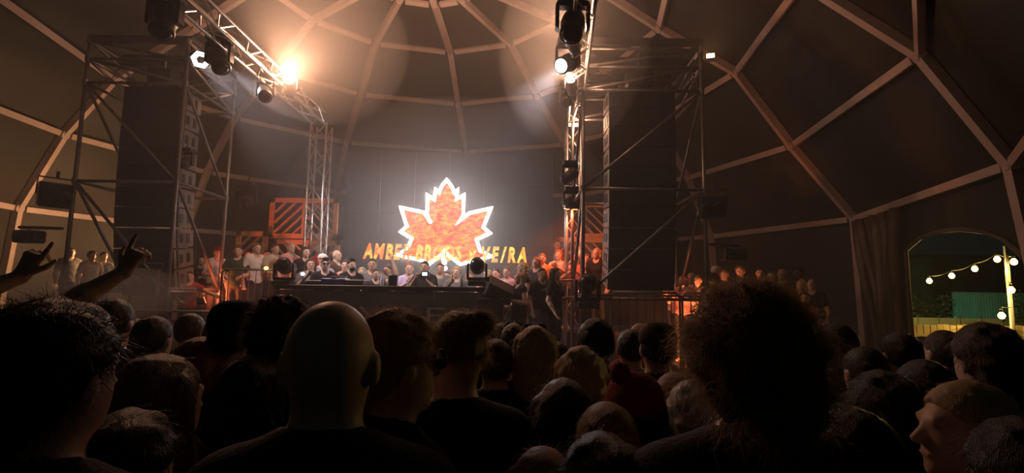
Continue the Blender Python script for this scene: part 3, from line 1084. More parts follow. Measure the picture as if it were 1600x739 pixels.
bzt = W(390, 421, 9.9).z
barrier(W(347, 430, 9.9).x, W(432, 430, 9.9).x, 9.9, DECKZ + .0, bzt - DECKZ, 'steel barrier with guests leaning on it left of the booth')
bzt = W(890, 438, 9.7).z
barrier(W(868, 440, 9.7).x, W(906, 440, 9.7).x, 9.7, DECKZ, bzt - DECKZ, 'short steel barrier between the booth and the right tower')
bzt = W(1010, 457, 8.5).z
barrier(W(955, 470, 8.5).x, W(1062, 470, 8.5).x, 8.5, 0, bzt, 'steel barrier on the ground under the right loudspeaker array')
barrier(W(1066, 470, 8.5).x, W(1160, 470, 8.5).x, 8.5, 0, bzt, 'steel barrier on the ground right of the right loudspeaker array')
barrier(W(205, 470, 8.4).x, W(345, 470, 8.4).x, 8.4, 0, 1.45, 'steel barrier on the ground in front of the left tower')

# ------------------------------------------------------------------ gear on and beside the booth
topz = bz - .01


def on_booth(px, dy=0.0):
    p = W(px, 440, BY + .4 + dy)
    return Vector((p.x, BY + .4 + dy, topz))


pl_ = on_booth(526, -.1)
r = empty('media_player', pl_); tag(r, 'DJ player with a navy back panel before the man in sunglasses', 'DJ player')
MB().cbox((0, 0, .06), (.42, .36, .12), .015).build('body', mat('navy_panel', (.03, .035, .16), .4), r)
MB().cbox((0, .05, .135), (.30, .2, .02), .006, Matrix.Rotation(.3, 3, 'X')).build('display', BLACKP, r)
MB().lathe([(.0, .12), (.10, .12), (.10, .135), (.0, .14)], 16, None, (0, -.08, 0)).build('jog_wheel', DKSTEEL, r)
r = empty('media_player', on_booth(556, -.1)); tag(r, 'black DJ player beside the navy one', 'DJ player')
MB().cbox((0, 0, .05), (.36, .36, .10), .015).build('body', BLACKP, r)
MB().lathe([(.0, .10), (.10, .10), (.10, .115), (.0, .12)], 16).build('jog_wheel', DKSTEEL, r)
r = empty('mixer', on_booth(500, -.05)); tag(r, 'flat black mixing desk on the left of the booth', 'mixer')
MB().cbox((0, 0, .04), (.34, .38, .08), .012).build('body', BLACKP, r)
for i in range(4):
    for j in range(3):
        MB().lathe([(.014, .08), (.012, .11)], 8, None, (-.12 + .08 * i, -.1 + .09 * j, 0)).build('knob', CHROME, r)


def laptop(px, label, rz, pale):
    r = empty('laptop', on_booth(px, -.12), rz); tag(r, label, 'laptop', 'laptops on the booth')
    MB().cbox((0, 0, .01), (.19, .24, .02), .005).build('keyboard_base', CHROME if pale else BLACKP, r)
    MB().cbox((0, -.14, .09), (.17, .012, .20), .004, Matrix.Rotation(.25, 3, 'X')).build('lid', mat('laptop_lid_%d' % pale, (.3, .3, .32) if pale else (.03, .03, .035), .35), r)
    for s in (-1, 1):
        MB().cbox((s * .08, -.152, .10), (.022, .006, .20), .002, Matrix.Rotation(.25, 3, 'X')).build('lid_edge', mat('lid_edge', (.85, .82, .80), .5), r)


laptop(612, 'open laptop with pale side edges on the booth', .35, 0)


def bottle(px, label, c):
    r = empty('bottle', on_booth(px, -.3)); tag(r, label, 'bottle')
    MB().lathe([(.03, 0), (.034, .01), (.034, .12), (.014, .17), (.013, .2)], 12).build('body', mat('bottle_' + c[0], c[1], .15, spec=.8), r, smooth=True)
    MB().lathe([(.016, .2), (.016, .225), (.0, .228)], 10).build('cap', mat('bottle_cap', (.7, .7, .75), .4), r)


bottle(597, 'small pale bottle standing near the booth edge', ('pale', (.75, .72, .9)))
bottle(720, 'clear bottle near the right end of the booth', ('clear', (.5, .5, .5)))
# camera filming the booth
r = empty('video_camera', on_booth(664, -.1)); tag(r, 'small video camera with bright rear screen on the booth', 'camera')
MB().tube((0, 0, 0), (0, 0, .16), .012).build('stand', DKSTEEL, r)
MB().cbox((0, .02, .22), (.14, .12, .10), .012).build('body', BLACKP, r)
MB().box((-.0, -.045, .22), (.085, .008, .055)).build('rear_screen', glow('camera_screen', (.75, .9, 1.0), 3.5), r)
MB().lathe([(.04, 0), (.045, .1), (.05, .12)], 12, Matrix.Rotation(-math.pi / 2, 3, 'X'), (0, .08, .22)).build('camera_lens', BLACKP, r)
# floor monitor on a flight case, right end of the booth
fc = W(766, 480, 8.75)
r = empty('flight_case', (fc.x, 8.9, DECKZ)); tag(r, 'black flight case under the tilted monitor speaker', 'flight case')
ch = W(775, 466, 8.9).z - DECKZ
MB().cbox((0, 0, ch / 2), (.46, .5, ch), .015).build('shell', BLACKP, r)
for sx in (-1, 1):
    MB().beam((sx * .23, -.25, 0), (sx * .23, -.25, ch), .025, .025).build('edge_profile', STEEL, r)
MB().cbox((0, -.255, ch * .55), (.12, .015, .09), .005).build('latch', STEEL, r)
r = empty('monitor_speaker', (fc.x + .06, 8.85, DECKZ + ch - .02), 0); tag(r, 'tilted black monitor speaker at the right end of the booth', 'speaker')
r.rotation_euler = (0, .42, .3)
MB().prism([(-.2, 0), (.2, 0), (.2, .30), (.05, .36), (-.2, .20)], (-.23, 0, 0), (0, 1, 0), (0, 0, 1), (.46, 0, 0)).build('cabinet', BLACKP, r)
MB().cbox((0, -.205, .10), (.42, .015, .18), .006).build('grille', GRILLE, r)
for sx in (-1, 1):
    MB().cbox((sx * .235, .05, .2), (.015, .12, .04), .005).build('handle', STEEL, r)
MB().beam((-.235, -.2, .2), (-.235, .05, .365), .012, .012).build('edge_trim', STEEL, r)
fz_ = W(815, 500, 9.0)
r = empty('flight_case', (W(822, 500, 8.9).x, 9.2, DECKZ)); tag(r, 'low black flight case behind the fair haired woman', 'flight case')
MB().cbox((0, 0, .28), (.55, .4, .56), .015).build('shell', BLACKP, r)
for sx in (-1, 1):
    MB().beam((sx * .275, -.2, 0), (sx * .275, -.2, .56), .025, .025).build('edge_profile', STEEL, r)
# microphone stand lights by the left guests
for (px, py, cc, nm) in ((473, 428, (.75, .7, 1.0), 'small violet white lamp held up left of the booth'), (416, 419, (1.0, .8, .15), 'tiny yellow lamp on the left barrier')):
    p = W(px, py, 9.75)
    r = empty('small_lamp', p); tag(r, nm, 'lamp')
    MB().lathe([(.0, -.035), (.03, -.025), (.042, 0), (.03, .025), (.0, .035)], 10).build('globe', glow('lamp_' + nm[:10], cc, 4), r, smooth=True)
    MB().tube((0, .01, -.03), (0, .01, -(p.z - DECKZ)), .012, 6).build('stem', DKSTEEL, r)

# ------------------------------------------------------------------ smoke
def ell_mesh(r, n=24, k=14):
    return [(math.sin(math.pi * i / k) * r[0], -math.cos(math.pi * i / k) * r[2]) for i in range(k + 1)]


hz_ = MB()                                                    # thin haze under the dome: a smaller dome inside the cover
rows = [(9.9, .02), (9.9, 3.2), (9.0, 5.0), (7.6, 6.6), (5.5, 7.8), (3.0, 8.9), (.05, 9.1)]
hz_.lathe(rows, 32)
o = hz_.build('haze', smoke_mat('thin_haze', .014))
o.location = DC
tag(o, 'thin smoky haze hanging under the whole dome', 'haze', kind='stuff')


def cloud(name, loc, r, density, label, color=(.95, .93, .92)):
    m = MB()
    m.lathe([(max(.01, math.sin(math.pi * i / 14)), -math.cos(math.pi * i / 14)) for i in range(15)], 24, Matrix.Diagonal(r))
    o = m.build(name, smoke_mat(name + '_' + label[:8], density, color))
    o.location = loc
    tag(o, label, 'smoke', kind='stuff')


cloud('smoke_cloud', (-1.55, 12.6, 3.6), (4.3, 2.1, 3.1), .09, 'pale stage smoke glowing around the lit leaf')
cloud('smoke_cloud', (-3.75, 9.4, 6.5), (1.7, 1.7, 1.5), .055, 'smoke lit orange above the left truss lamp')
cloud('smoke_cloud', (1.0, 8.6, 6.0), (1.3, 2.0, 1.6), .05, 'smoke lit orange around the right truss lamps')
cloud('smoke_cloud', W(140, 456, 7.4), (1.6, .9, .40), .16, 'low smoke drifting behind the raised arms at the left')

# cables hanging inside the right tower, and on the left one
for k, (px0, py0, py1, sw, lab) in enumerate(((1085, 60, 185, .10, 'black cable loop hanging in the top of the right tower'), (1092, 58, 150, -.08, 'thinner cable hanging beside the loop on the right tower'), (268, 120, 300, .05, 'black cable running down the right post of the left tower'))):
    p, q = W(px0, py0, 9.3), W(px0 - 6, py1, 9.3)
    pts = [p.lerp(q, i / 12) + Vector((sw * math.sin(i * .9 + k), .05 * math.sin(i * 1.3), 0)) for i in range(13)]
    o = MB().path(pts, .016, 6).build('cable', BLACKP if k != 1 else STEEL, smooth=True)
    tag(o, lab, 'cable')
# ------------------------------------------------------------------ people: smooth bodies grown from a skeleton
V3 = lambda *a: np.array(a, float)


def surf(prims, vox, post=None, name='body', inflate=0.0, smooth=1):
    """mesh of the smooth union of tapered limbs ('c') and ellipsoids ('e'); k is the blend radius"""
    lo, hi = np.full(3, 9e9), np.full(3, -9e9)
    for p in prims:
        if p[0] == 'c':
            a, b, r1, r2 = p[1:5]
            r = max(r1, r2) + inflate
            lo = np.minimum(lo, np.minimum(a, b) - r); hi = np.maximum(hi, np.maximum(a, b) + r)
        elif p[0] == 'e':
            lo = np.minimum(lo, p[1] - p[2] - inflate); hi = np.maximum(hi, p[1] + p[2] + inflate)
    lo -= 0.045; hi += 0.045
    n = np.ceil((hi - lo) / vox).astype(int) + 1
    ax = [lo[i] + np.arange(n[i]) * vox for i in range(3)]
    Fd = np.full(n, 0.25, np.float32)
    for p in prims:
        k = p[-1]
        sub = p[0] == 's'
        if p[0] == 'c':
            a, b, r1, r2 = p[1:5]
            pad = max(r1, r2) + inflate + k + .03
            l_, h_ = np.minimum(a, b) - pad, np.maximum(a, b) + pad
        else:
            pad = np.asarray(p[2]) + inflate + k + .03
            l_, h_ = p[1] - pad, p[1] + pad
        i0 = np.clip(np.floor((l_ - lo) / vox).astype(int), 0, n - 1)
        i1 = np.clip(np.ceil((h_ - lo) / vox).astype(int) + 1, 1, n)
        X = ax[0][i0[0]:i1[0], None, None]; Y = ax[1][None, i0[1]:i1[1], None]; Z = ax[2][None, None, i0[2]:i1[2]]
        if p[0] == 'c':
            ab = b - a
            t = np.clip(((X - a[0]) * ab[0] + (Y - a[1]) * ab[1] + (Z - a[2]) * ab[2]) / max(ab @ ab, 1e-9), 0, 1)
            d = np.sqrt((X - a[0] - t * ab[0]) ** 2 + (Y - a[1] - t * ab[1]) ** 2 + (Z - a[2] - t * ab[2]) ** 2) - (r1 + (r2 - r1) * t) - inflate
        else:
            c, r = p[1], np.asarray(p[2]) + (0 if sub else inflate)
            k0 = np.sqrt(((X - c[0]) / r[0]) ** 2 + ((Y - c[1]) / r[1]) ** 2 + ((Z - c[2]) / r[2]) ** 2)
            k1 = np.sqrt(((X - c[0]) / r[0] ** 2) ** 2 + ((Y - c[1]) / r[1] ** 2) ** 2 + ((Z - c[2]) / r[2] ** 2) ** 2)
            d = k0 * (k0 - 1) / np.maximum(k1, 1e-6)
        sl = (slice(i0[0], i1[0]), slice(i0[1], i1[1]), slice(i0[2], i1[2]))
        f = Fd[sl]
        if sub:
            d = -d
            h = np.clip(.5 - .5 * (d - f) / k, 0, 1)
            Fd[sl] = f * h + d * (1 - h) if False else np.maximum(f, d)
        else:
            h = np.clip(.5 + .5 * (f - d) / k, 0, 1)
            Fd[sl] = f + (d - f) * h - k * h * (1 - h)
    if post is not None:
        Fd = post(Fd, ax[0][:, None, None], ax[1][None, :, None], ax[2][None, None, :]).astype(np.float32)
    Fd[0], Fd[-1] = .2, .2; Fd[:, 0], Fd[:, -1] = .2, .2; Fd[:, :, 0], Fd[:, :, -1] = .2, .2
    # surface nets
    ins = Fd < 0
    c8 = [ins[i:n[0] - 1 + i, j:n[1] - 1 + j, l:n[2] - 1 + l] for i in (0, 1) for j in (0, 1) for l in (0, 1)]
    cnt = sum(c.astype(np.int8) for c in c8)
    act = np.argwhere((cnt > 0) & (cnt < 8))
    idx = np.full(n - 1, -1, np.int32)
    idx[act[:, 0], act[:, 1], act[:, 2]] = np.arange(len(act))
    val = {}
    for i in (0, 1):
        for j in (0, 1):
            for l in (0, 1):
                val[i, j, l] = Fd[act[:, 0] + i, act[:, 1] + j, act[:, 2] + l]
    pos = np.zeros((len(act), 3)); wt = np.zeros(len(act))
    cs = list(val)
    for a in cs:
        for b in cs:
            if a < b and sum(x != y for x, y in zip(a, b)) == 1:
                va, vb = val[a], val[b]
                cr = (va < 0) != (vb < 0)
                t = np.where(cr, va / np.where(cr, va - vb, 1), 0)
                pt = np.array(a) + t[:, None] * (np.array(b) - np.array(a))
                pos += pt * cr[:, None]; wt += cr
    verts = lo + (act + pos / wt[:, None]) * vox
    faces = []
    for ax_ in range(3):
        o1, o2 = (ax_ + 1) % 3, (ax_ + 2) % 3
        s0 = [slice(1, -1)] * 3; s1 = [slice(1, -1)] * 3
        s0[ax_] = slice(0, -1); s1[ax_] = slice(1, None)
        A, B = ins[tuple(s0)], ins[tuple(s1)]
        e = np.argwhere(A != B)
        if not len(e): continue
        flip = A[e[:, 0], e[:, 1], e[:, 2]]
        e = e + 1; e[:, ax_] -= 1
        d1 = np.zeros(3, int); d1[o1] = 1
        d2 = np.zeros(3, int); d2[o2] = 1
        q = [e - d1 - d2, e - d2, e, e - d1]
        q = np.stack([idx[x[:, 0], x[:, 1], x[:, 2]] for x in q], 1)
        q = np.where(flip[:, None], q, q[:, ::-1])
        faces.append(q)
    faces = np.concatenate(faces) if faces else np.zeros((0, 4), int)
    if smooth:
        ed = np.concatenate([faces[:, [0, 1]], faces[:, [1, 2]], faces[:, [2, 3]], faces[:, [3, 0]]])
        nb_ = np.bincount(ed[:, 0], minlength=len(verts)) + np.bincount(ed[:, 1], minlength=len(verts))
        for _ in range(smooth):
            acc = np.stack([np.bincount(ed[:, 0], verts[ed[:, 1], i], len(verts)) + np.bincount(ed[:, 1], verts[ed[:, 0], i], len(verts)) for i in range(3)], 1)
            verts = verts * .5 + .5 * acc / np.maximum(nb_, 1)[:, None]
    me = bpy.data.meshes.new(name)
    me.vertices.add(len(verts)); me.vertices.foreach_set('co', verts.astype(np.float32).ravel())
    me.loops.add(faces.size); me.loops.foreach_set('vertex_index', faces.ravel().astype(np.int32))
    me.polygons.add(len(faces)); me.polygons.foreach_set('loop_start', np.arange(0, faces.size, 4, dtype=np.int32))
    me.polygons.foreach_set('use_smooth', np.ones(len(faces), bool))
    me.update(calc_edges=True)
    return me


def hand(Wp, d, side, nrm_, style):
    """palm, four fingers of unequal length and a thumb leaving the side of the palm"""
    d, side, nrm_ = d / np.linalg.norm(d), side / np.linalg.norm(side), nrm_ / np.linalg.norm(nrm_)
    P = []
    for o in (-.022, 0, .022):
        P.append(('c', Wp + side * o * .6, Wp + d * .085 + side * o, .018, .016, .012))
    ln = [.068, .078, .072, .056]
    for i in range(4):
        o = (-.033 + .022 * i)
        b = Wp + d * .088 + side * o
        curl = {'relaxed': .7, 'fist': 2.2, 'open': .12, 'point': 2.3 if i else .0, 'grip': 1.6}[style]
        sp = {'open': .25}.get(style, .04) * (i - 1.5)
        d1 = d * math.cos(curl * .5) + nrm_ * math.sin(curl * .5) + side * sp
        d2 = d * math.cos(curl) + nrm_ * math.sin(curl) + side * sp
        m = b + d1 * ln[i] * .5
        P.append(('c', b, m, .0105, .0095, .006))
        P.append(('c', m, m + d2 * ln[i] * .55, .0095, .008, .006))
    tb = Wp + d * .03 - side * .03
    tm = tb + d * .035 - side * .03 + nrm_ * .012
    P.append(('c', tb, tm, .013, .011, .008))
    P.append(('c', tm, tm + d * .03 - side * (.008 if style != 'fist' else -.02) + nrm_ * .012, .011, .009, .006))
    return P


POSES = {
    'down': dict(L=((.25, .03, 1.14), (.255, -.06, .91), 'relaxed'), R=((-.25, .03, 1.14), (-.255, -.06, .91), 'relaxed')),
    'bent': dict(L=((.25, .0, 1.14), (.10, -.24, 1.20), 'grip'), R=((-.25, .03, 1.14), (-.24, -.10, .93), 'relaxed')),
    'rail': dict(L=((.26, -.06, 1.15), (.16, -.30, 1.10), 'grip'), R=((-.26, -.06, 1.15), (-.14, -.30, 1.10), 'grip')),
    'photo': dict(L=((.24, -.14, 1.22), (.07, -.34, 1.42), 'grip'), R=((-.24, -.14, 1.22), (-.07, -.34, 1.42), 'grip')),
    'clap': dict(L=((.26, -.10, 1.20), (.04, -.27, 1.36), 'open'), R=((-.26, -.10, 1.20), (-.04, -.27, 1.36), 'open')),
    'armup': dict(L=((.33, -.08, 1.55), (.27, -.14, 1.80), 'open'), R=((-.25, .03, 1.14), (-.20, -.16, 1.0), 'relaxed')),
    'reach': dict(L=((.34, -.16, 1.30), (.52, -.32, 1.22), 'open'), R=((-.25, -.02, 1.14), (-.14, -.25, 1.10), 'relaxed')),
    'drink': dict(L=((.25, .02, 1.14), (.21, -.15, .98), 'relaxed'), R=((-.25, -.05, 1.17), (-.08, -.22, 1.42), 'grip')),
}


def head_prims(face=True):
    P = [('e', V3(0, .012, 1.655), V3(.075, .095, .095), .02), ('e', V3(0, -.028, 1.60), V3(.057, .063, .078), .03)]
    if face:
        P += [('c', V3(0, -.088, 1.648), V3(0, -.106, 1.618), .009, .014, .012), ('c', V3(-.034, -.078, 1.668), V3(.034, -.078, 1.668), .011, .011, .015),
              ('e', V3(0, -.074, 1.548), V3(.022, .018, .018), .02), ('c', V3(-.017, -.087, 1.583), V3(.017, -.087, 1.583), .0075, .0075, .006)]
        P += [('s', V3(s * .031, -.098, 1.650), V3(.012, .011, .008), .008) for s in (-1, 1)]
    for s in (-1, 1):
        P.append(('e', V3(s * .079, .012, 1.632), V3(.011, .022, .033), .008))
    P.append(('c', V3(0, .022, 1.45), V3(0, .010, 1.58), .060, .055, .03))
    return P


def torso_prims(f=1.0, fem=False):
    P = [('c', V3(-.13, .012, 1.415), V3(.13, .012, 1.415), .062, .062, .05),
         ('c', V3(-.02, .025, 1.50), V3(-.12, .012, 1.435), .045, .05, .05), ('c', V3(.02, .025, 1.50), V3(.12, .012, 1.435), .045, .05, .05),
         ('e', V3(0, .0, 1.29), V3(.162 * f, .108 * f, .17), .06), ('e', V3(0, .0, 1.10), V3(.138 * f, .098 * f, .16), .08),
         ('e', V3(0, .006, .95), V3(.160 * f, .112 * f, .13), .06)]
    if fem: P += [('e', V3(s * .065, -.085, 1.28), V3(.058, .055, .058), .03) for s in (-1, 1)]
    return P


def arm_prims(pose, sleeve=None):
    P = []
    for s, key in ((1, 'L'), (-1, 'R')):
        E, Wr, st = POSES[pose][key][:3]
        hd = POSES[pose][key][3] if len(POSES[pose][key]) > 3 else None
        Sh, E, Wr = V3(s * .175, .012, 1.415), V3(*E), V3(*Wr)
        if sleeve is not None:
            if sleeve <= 1:
                P.append(('c', Sh, Sh + (E - Sh) * sleeve, .054, .056, .04))
            else:
                P += [('c', Sh, E, .054, .046, .04), ('c', E, E + (Wr - E) * .92, .046, .036, .03)]
            continue
        P += [('c', Sh, E, .053, .041, .03), ('c', E, E + (Wr - E) * .35, .042, .043, .02), ('c', E + (Wr - E) * .35, Wr, .042, .027, .02)]
        d = V3(*hd) if hd else Wr - E
        fw = V3(0, -1, 0) if abs(d[1]) < .7 * np.linalg.norm(d) else V3(0, 0, -1)
        side = np.cross(d, fw) * 1.0
        P += hand(Wr, d, side if s > 0 else -side, fw if st != 'point' else fw, st)
    return P


def leg_prims(spread=.0):
    P = []
    for s in (-1, 1):
        k, a = V3(s * (.095 + spread * .5), -.012, .49), V3(s * (.10 + spread), .022, .09)
        P += [('c', V3(s * .085, 0, .90), k, .084, .056, .04), ('c', k, k + (a - k) * .35 + V3(0, .018, 0), .054, .055, .03), ('c', k + (a - k) * .35 + V3(0, .018, 0), a, .054, .036, .03),
              ('c', a - V3(0, -.01, .04), V3(s * (.115 + spread), -.12, .035), .038, .032, .03)]
    return P


BM = {}


def body_mesh(pose, vox=.0125, fem=False, f=1.0):
    key = ('body', pose, vox, fem, f)
    if key not in BM:
        BM[key] = surf(leg_prims() + torso_prims(f, fem) + arm_prims(pose) + head_prims(), vox, name='body')
    return BM[key]


def shirt_mesh(pose, vox=.0125, sleeve=.55, fem=False, f=1.0, low=.008):
    key = ('shirt', pose, vox, sleeve, fem, f, low)
    if key not in BM:
        P = torso_prims(f, fem) + arm_prims(pose, sleeve) + [('e', V3(0, 0, 1.02), V3(.152 * f, .108 * f, .20), .06)]
        def post(D, x, y, z):
            D = D + .0035 * np.sin(38 * z + 9 * x + 3 * np.sin(17 * x + 5 * y)) * np.clip((1.36 - z) * 4, 0, 1)
            t = np.clip((z - 1.47) / .25, 0, 1)
            neck = np.sqrt(x * x + (y + .012 - .02 * t) ** 2 + (z - 1.47 - .25 * t) ** 2) - (.064 + low)
            D = np.maximum(D, -neck)
            return np.maximum(D, .90 - z)
        BM[key] = surf(P, vox, post, 'shirt', inflate=.012, smooth=4)
    return BM[key]


def trousers_mesh(vox=.0125, f=1.0):
    key = ('trousers', vox, f)
    if key not in BM:
        P = leg_prims() + [('e', V3(0, .006, .95), V3(.160 * f, .112 * f, .13), .06)]
        BM[key] = surf(P, vox, lambda D, x, y, z: np.maximum(np.maximum(D + .003 * np.sin(46 * z + 20 * x), z - 1.0), .10 - z), 'trousers', inflate=.013, smooth=2)
    return BM[key]


def hair_mesh(style, vox=.010):
    key = ('hair', style, vox)
    if key in BM: return BM[key]
    H = V3(0, .014, 1.660)
    amp, fr = .0025, 150.0
    hl = (-.078, 1.712)
    cut = (-.67, -.74)
    extra, after = [], []
    R = V3(.084, .104, .103)
    if style == 'stubble': R = V3(.0775, .0975, .0975); amp = 0
    if style == 'curly': R = V3(.104, .118, .118); amp, fr = .011, 105.0
    if style == 'bigcurly': R = V3(.112, .120, .122); amp, fr = .012, 62.0; extra = [('e', V3(0, .07, 1.57), V3(.088, .055, .09), .05)]
    if style == 'wavy': R = V3(.094, .112, .112); amp, fr = .007, 60.0; extra = [('e', V3(0, .07, 1.60), V3(.075, .045, .08), .03)]
    if style in ('long', 'longwavy'):
        after = [('e', V3(0, .072, 1.53), V3(.100, .045, .19), .03), ('c', V3(.075, .02, 1.69), V3(.092, .0, 1.42), .024, .030, .02), ('c', V3(-.075, .02, 1.69), V3(-.092, .0, 1.42), .024, .030, .02)]
        if style == 'longwavy': amp, fr = .006, 55.0
    if style == 'bob':
        after = [('e', V3(0, .055, 1.60), V3(.100, .062, .12), .03), ('c', V3(.08, .01, 1.68), V3(.09, .0, 1.56), .022, .026, .02), ('c', V3(-.08, .01, 1.68), V3(-.09, .0, 1.56), .022, .026, .02)]
    if style == 'bun':
        R = V3(.081, .101, .101)
        extra = [('e', V3(-.048, .075, 1.738), V3(.036, .036, .034), .010), ('c', V3(0, .0, 1.735), V3(-.03, .05, 1.735), .03, .028, .02)]
        hl = (-.075, 1.715); amp, fr = .003, 200
    if style == 'pony':
        extra = [('c', V3(0, .11, 1.70), V3(0, .135, 1.50), .030, .018, .02)]
    if style == 'quiff':
        extra = [('e', V3(0, -.035, 1.752), V3(.065, .055, .028), .02)]
        amp, fr = .004, 120
    def post(D, x, y, z):
        c = (y - hl[0]) * cut[0] + (z - hl[1]) * cut[1]
        if style == 'stubble': D = np.maximum(D, z - 1.690)
        D = np.maximum(D, c)
        if style == 'stubble': return D
        if style == 'bun': D = np.maximum(D, 1.645 - z + .0 * x)
        if after:
            for p in after:
                if p[0] == 'e':
                    k0 = np.sqrt(((x - p[1][0]) / p[2][0]) ** 2 + ((y - p[1][1]) / p[2][1]) ** 2 + ((z - p[1][2]) / p[2][2]) ** 2)
                    d = (k0 - 1) * min(p[2])
                else:
                    a, b = p[1], p[2]; ab = b - a
                    t = np.clip(((x - a[0]) * ab[0] + (y - a[1]) * ab[1] + (z - a[2]) * ab[2]) / (ab @ ab), 0, 1)
                    d = np.sqrt((x - a[0] - t * ab[0]) ** 2 + (y - a[1] - t * ab[1]) ** 2 + (z - a[2] - t * ab[2]) ** 2) - (p[3] + (p[4] - p[3]) * t)
                h = np.clip(.5 + .5 * (D - d) / .03, 0, 1)
                D = D + (d - D) * h - .03 * h * (1 - h)
        if amp:
            D = D + amp * (np.sin(fr * x + 2 * np.sin(fr * .6 * z)) * np.sin(fr * .8 * y + 1.3 + np.sin(fr * .5 * x)) * np.sin(fr * .7 * z + .7) + .6 * np.sin(fr * 1.9 * x + 1) * np.sin(fr * 1.7 * z + fr * y))
        return D
    pr = [('e', H, R, .02)] + extra
    if after: pr = pr + [('e', V3(0, .05, 1.50), V3(.11, .09, .24), .01)]
    if after:
        big = pr[-1]
        base = pr[:-1]
        def post2(D, x, y, z, _p=post):
            k0 = np.sqrt(((x - H[0]) / R[0]) ** 2 + ((y - H[1]) / R[1]) ** 2 + ((z - H[2]) / R[2]) ** 2)
            return _p((k0 - 1) * .09, x, y, z)
        BM[key] = surf(pr, vox, post2, 'hair')
    else:
        BM[key] = surf(pr, vox, post, 'hair')
    return BM[key]


def eye_mesh():
    if 'eye' not in BM:
        BM['eye'] = MB().lathe([(.0, -.007), (.006, -.005), (.0085, 0), (.006, .005), (.0, .007)], 8).mesh('eye', smooth=True)
    return BM['eye']


SKIN = {'pale': mat('skin_pale', (.62, .42, .33), .5, var=.06, scale=20), 'tan': mat('skin_tan', (.48, .30, .21), .5, var=.06, scale=20),
        'brown': mat('skin_brown', (.22, .125, .08), .5, var=.06, scale=20)}
HAIR = {'black': mat('hair_black', (.012, .010, .009), .45, var=.3, scale=30, streak=(8, 8, 1), bump=.5, bscale=40), 'brown': mat('hair_brown', (.06, .035, .02), .45, var=.3, scale=30, streak=(8, 8, 1), bump=.5, bscale=40),
        'blond': mat('hair_blond', (.48, .34, .18), .45, var=.25, scale=30, streak=(8, 8, 1), bump=.5, bscale=40), 'ginger': mat('hair_ginger', (.30, .12, .05), .45, var=.25, scale=30, streak=(8, 8, 1), bump=.5, bscale=40),
        'grey': mat('hair_grey', (.45, .42, .40), .5, var=.2, scale=30, bump=.4), 'lightbrown': mat('hair_light_brown', (.20, .12, .06), .45, var=.3, scale=30, streak=(8, 8, 1), bump=.5, bscale=40)}
CLOTH = {}


def cloth(c):
    tab = {'black': (.014, .014, .016), 'white': (.72, .70, .70), 'navy': (.02, .025, .06), 'green': (.035, .055, .035), 'grey': (.16, .155, .15), 'pink': (.62, .30, .30), 'red': (.38, .035, .03),
           'lavender': (.55, .48, .75), 'beige': (.50, .40, .30), 'jeans': (.16, .23, .42), 'blue': (.12, .18, .35), 'brown': (.10, .06, .04), 'charcoal': (.04, .04, .045), 'orange': (.6, .25, .08), 'paleblue': (.45, .52, .68)}
    return mat('cloth_' + c, tab[c], .85, var=.12, scale=14, bump=.25, bscale=120, spec=.2)


EYEM = mat('eye_dark', (.02, .015, .012), .15, var=.1)
NP = 0


def person(px, py, Y, floor, label, pose='down', hair='short', hc='brown', skin='pale', top='black', low='charcoal', rz=0.0, fem=False, f=1.0, sleeve=.55, eyes=True, vox=.0125, hvox=.010, group=None, xoff=0.0, top_h=1.75, body=None, tilt=None):
    """a person whose head top is seen at (px, py), Y metres in, standing on a floor of that height"""
    global NP
    tp = W(px, py, Y)
    hh = tp.z - floor
    s = hh / top_h
    if not 1.42 <= hh <= 2.0: print('HEIGHT', round(hh, 2), label)
    r = empty('person', (tp.x + xoff, Y, floor), math.radians(rz))
    if tilt: r.rotation_euler = (math.radians(tilt[0]), math.radians(tilt[1]), math.radians(rz))
    r.scale = (s, s, s)
    tag(r, label, 'person', group)
    link('body', body if body else body_mesh(pose, vox, fem, f), SKIN[skin], r, own=True)
    if top: link('shirt', shirt_mesh(pose, vox, sleeve, fem, f), cloth(top), r, own=True)
    if low: link('trousers', trousers_mesh(.0125, f), cloth(low), r, own=True)
    if hair: link('hair', hair_mesh(hair, hvox), HAIR[hc], r, own=True)
    if eyes:
        for sx in (-1, 1):
            e = link('eye', eye_mesh(), EYEM, r); e.location = (sx * .031, -.084, 1.650)
    NP += 1
    return r


def sunglasses(r, up=False, m=None):
    g_ = MB()
    z, y = (1.652, -.100) if not up else (1.748, -.045)
    a = Matrix.Rotation(0 if not up else -.9, 3, 'X')
    o = empty('sunglasses', (0, y, z), parent=r)
    for s in (-1, 1):
        MB().lathe([(0, -.004), (.026, -.004), (.026, .004), (0, .006)], 12, a @ Matrix.Rotation(math.pi / 2, 3, 'X'), a @ Vector((s * .032, 0, 0))).build('glass', m or GLASSK, o, smooth=True)
        MB().tube(a @ Vector((s * .055, 0, .005)), a @ Vector((s * .078, .10, .0)), .003, 5).build('temple', BLACKP, o)
    MB().tube(a @ Vector((-.01, 0, .005)), a @ Vector((.01, 0, .005)), .003, 5).build('bridge', BLACKP, o)


def cap(r, c, back=False, brim=True):
    MB().lathe([(.089, 1.668), (.092, 1.69), (.090, 1.715), (.078, 1.745), (.05, 1.768), (.0, 1.774)], 20, Matrix.Diagonal((1, 1.16, 1)), (0, .012, 0)).build('cap', cloth(c), r, smooth=True)
    if brim:
        sg = 1 if back else -1
        pts = [(.075 * math.cos(t), sg * .10 * math.sin(t)) for t in [i * math.pi / 8 for i in range(9)]]
        MB().prism(pts, (0, sg * .085 + .012, 1.678), (1, 0, 0), (0, 1, 0), (0, 0, .006)).build('brim', cloth(c), r)


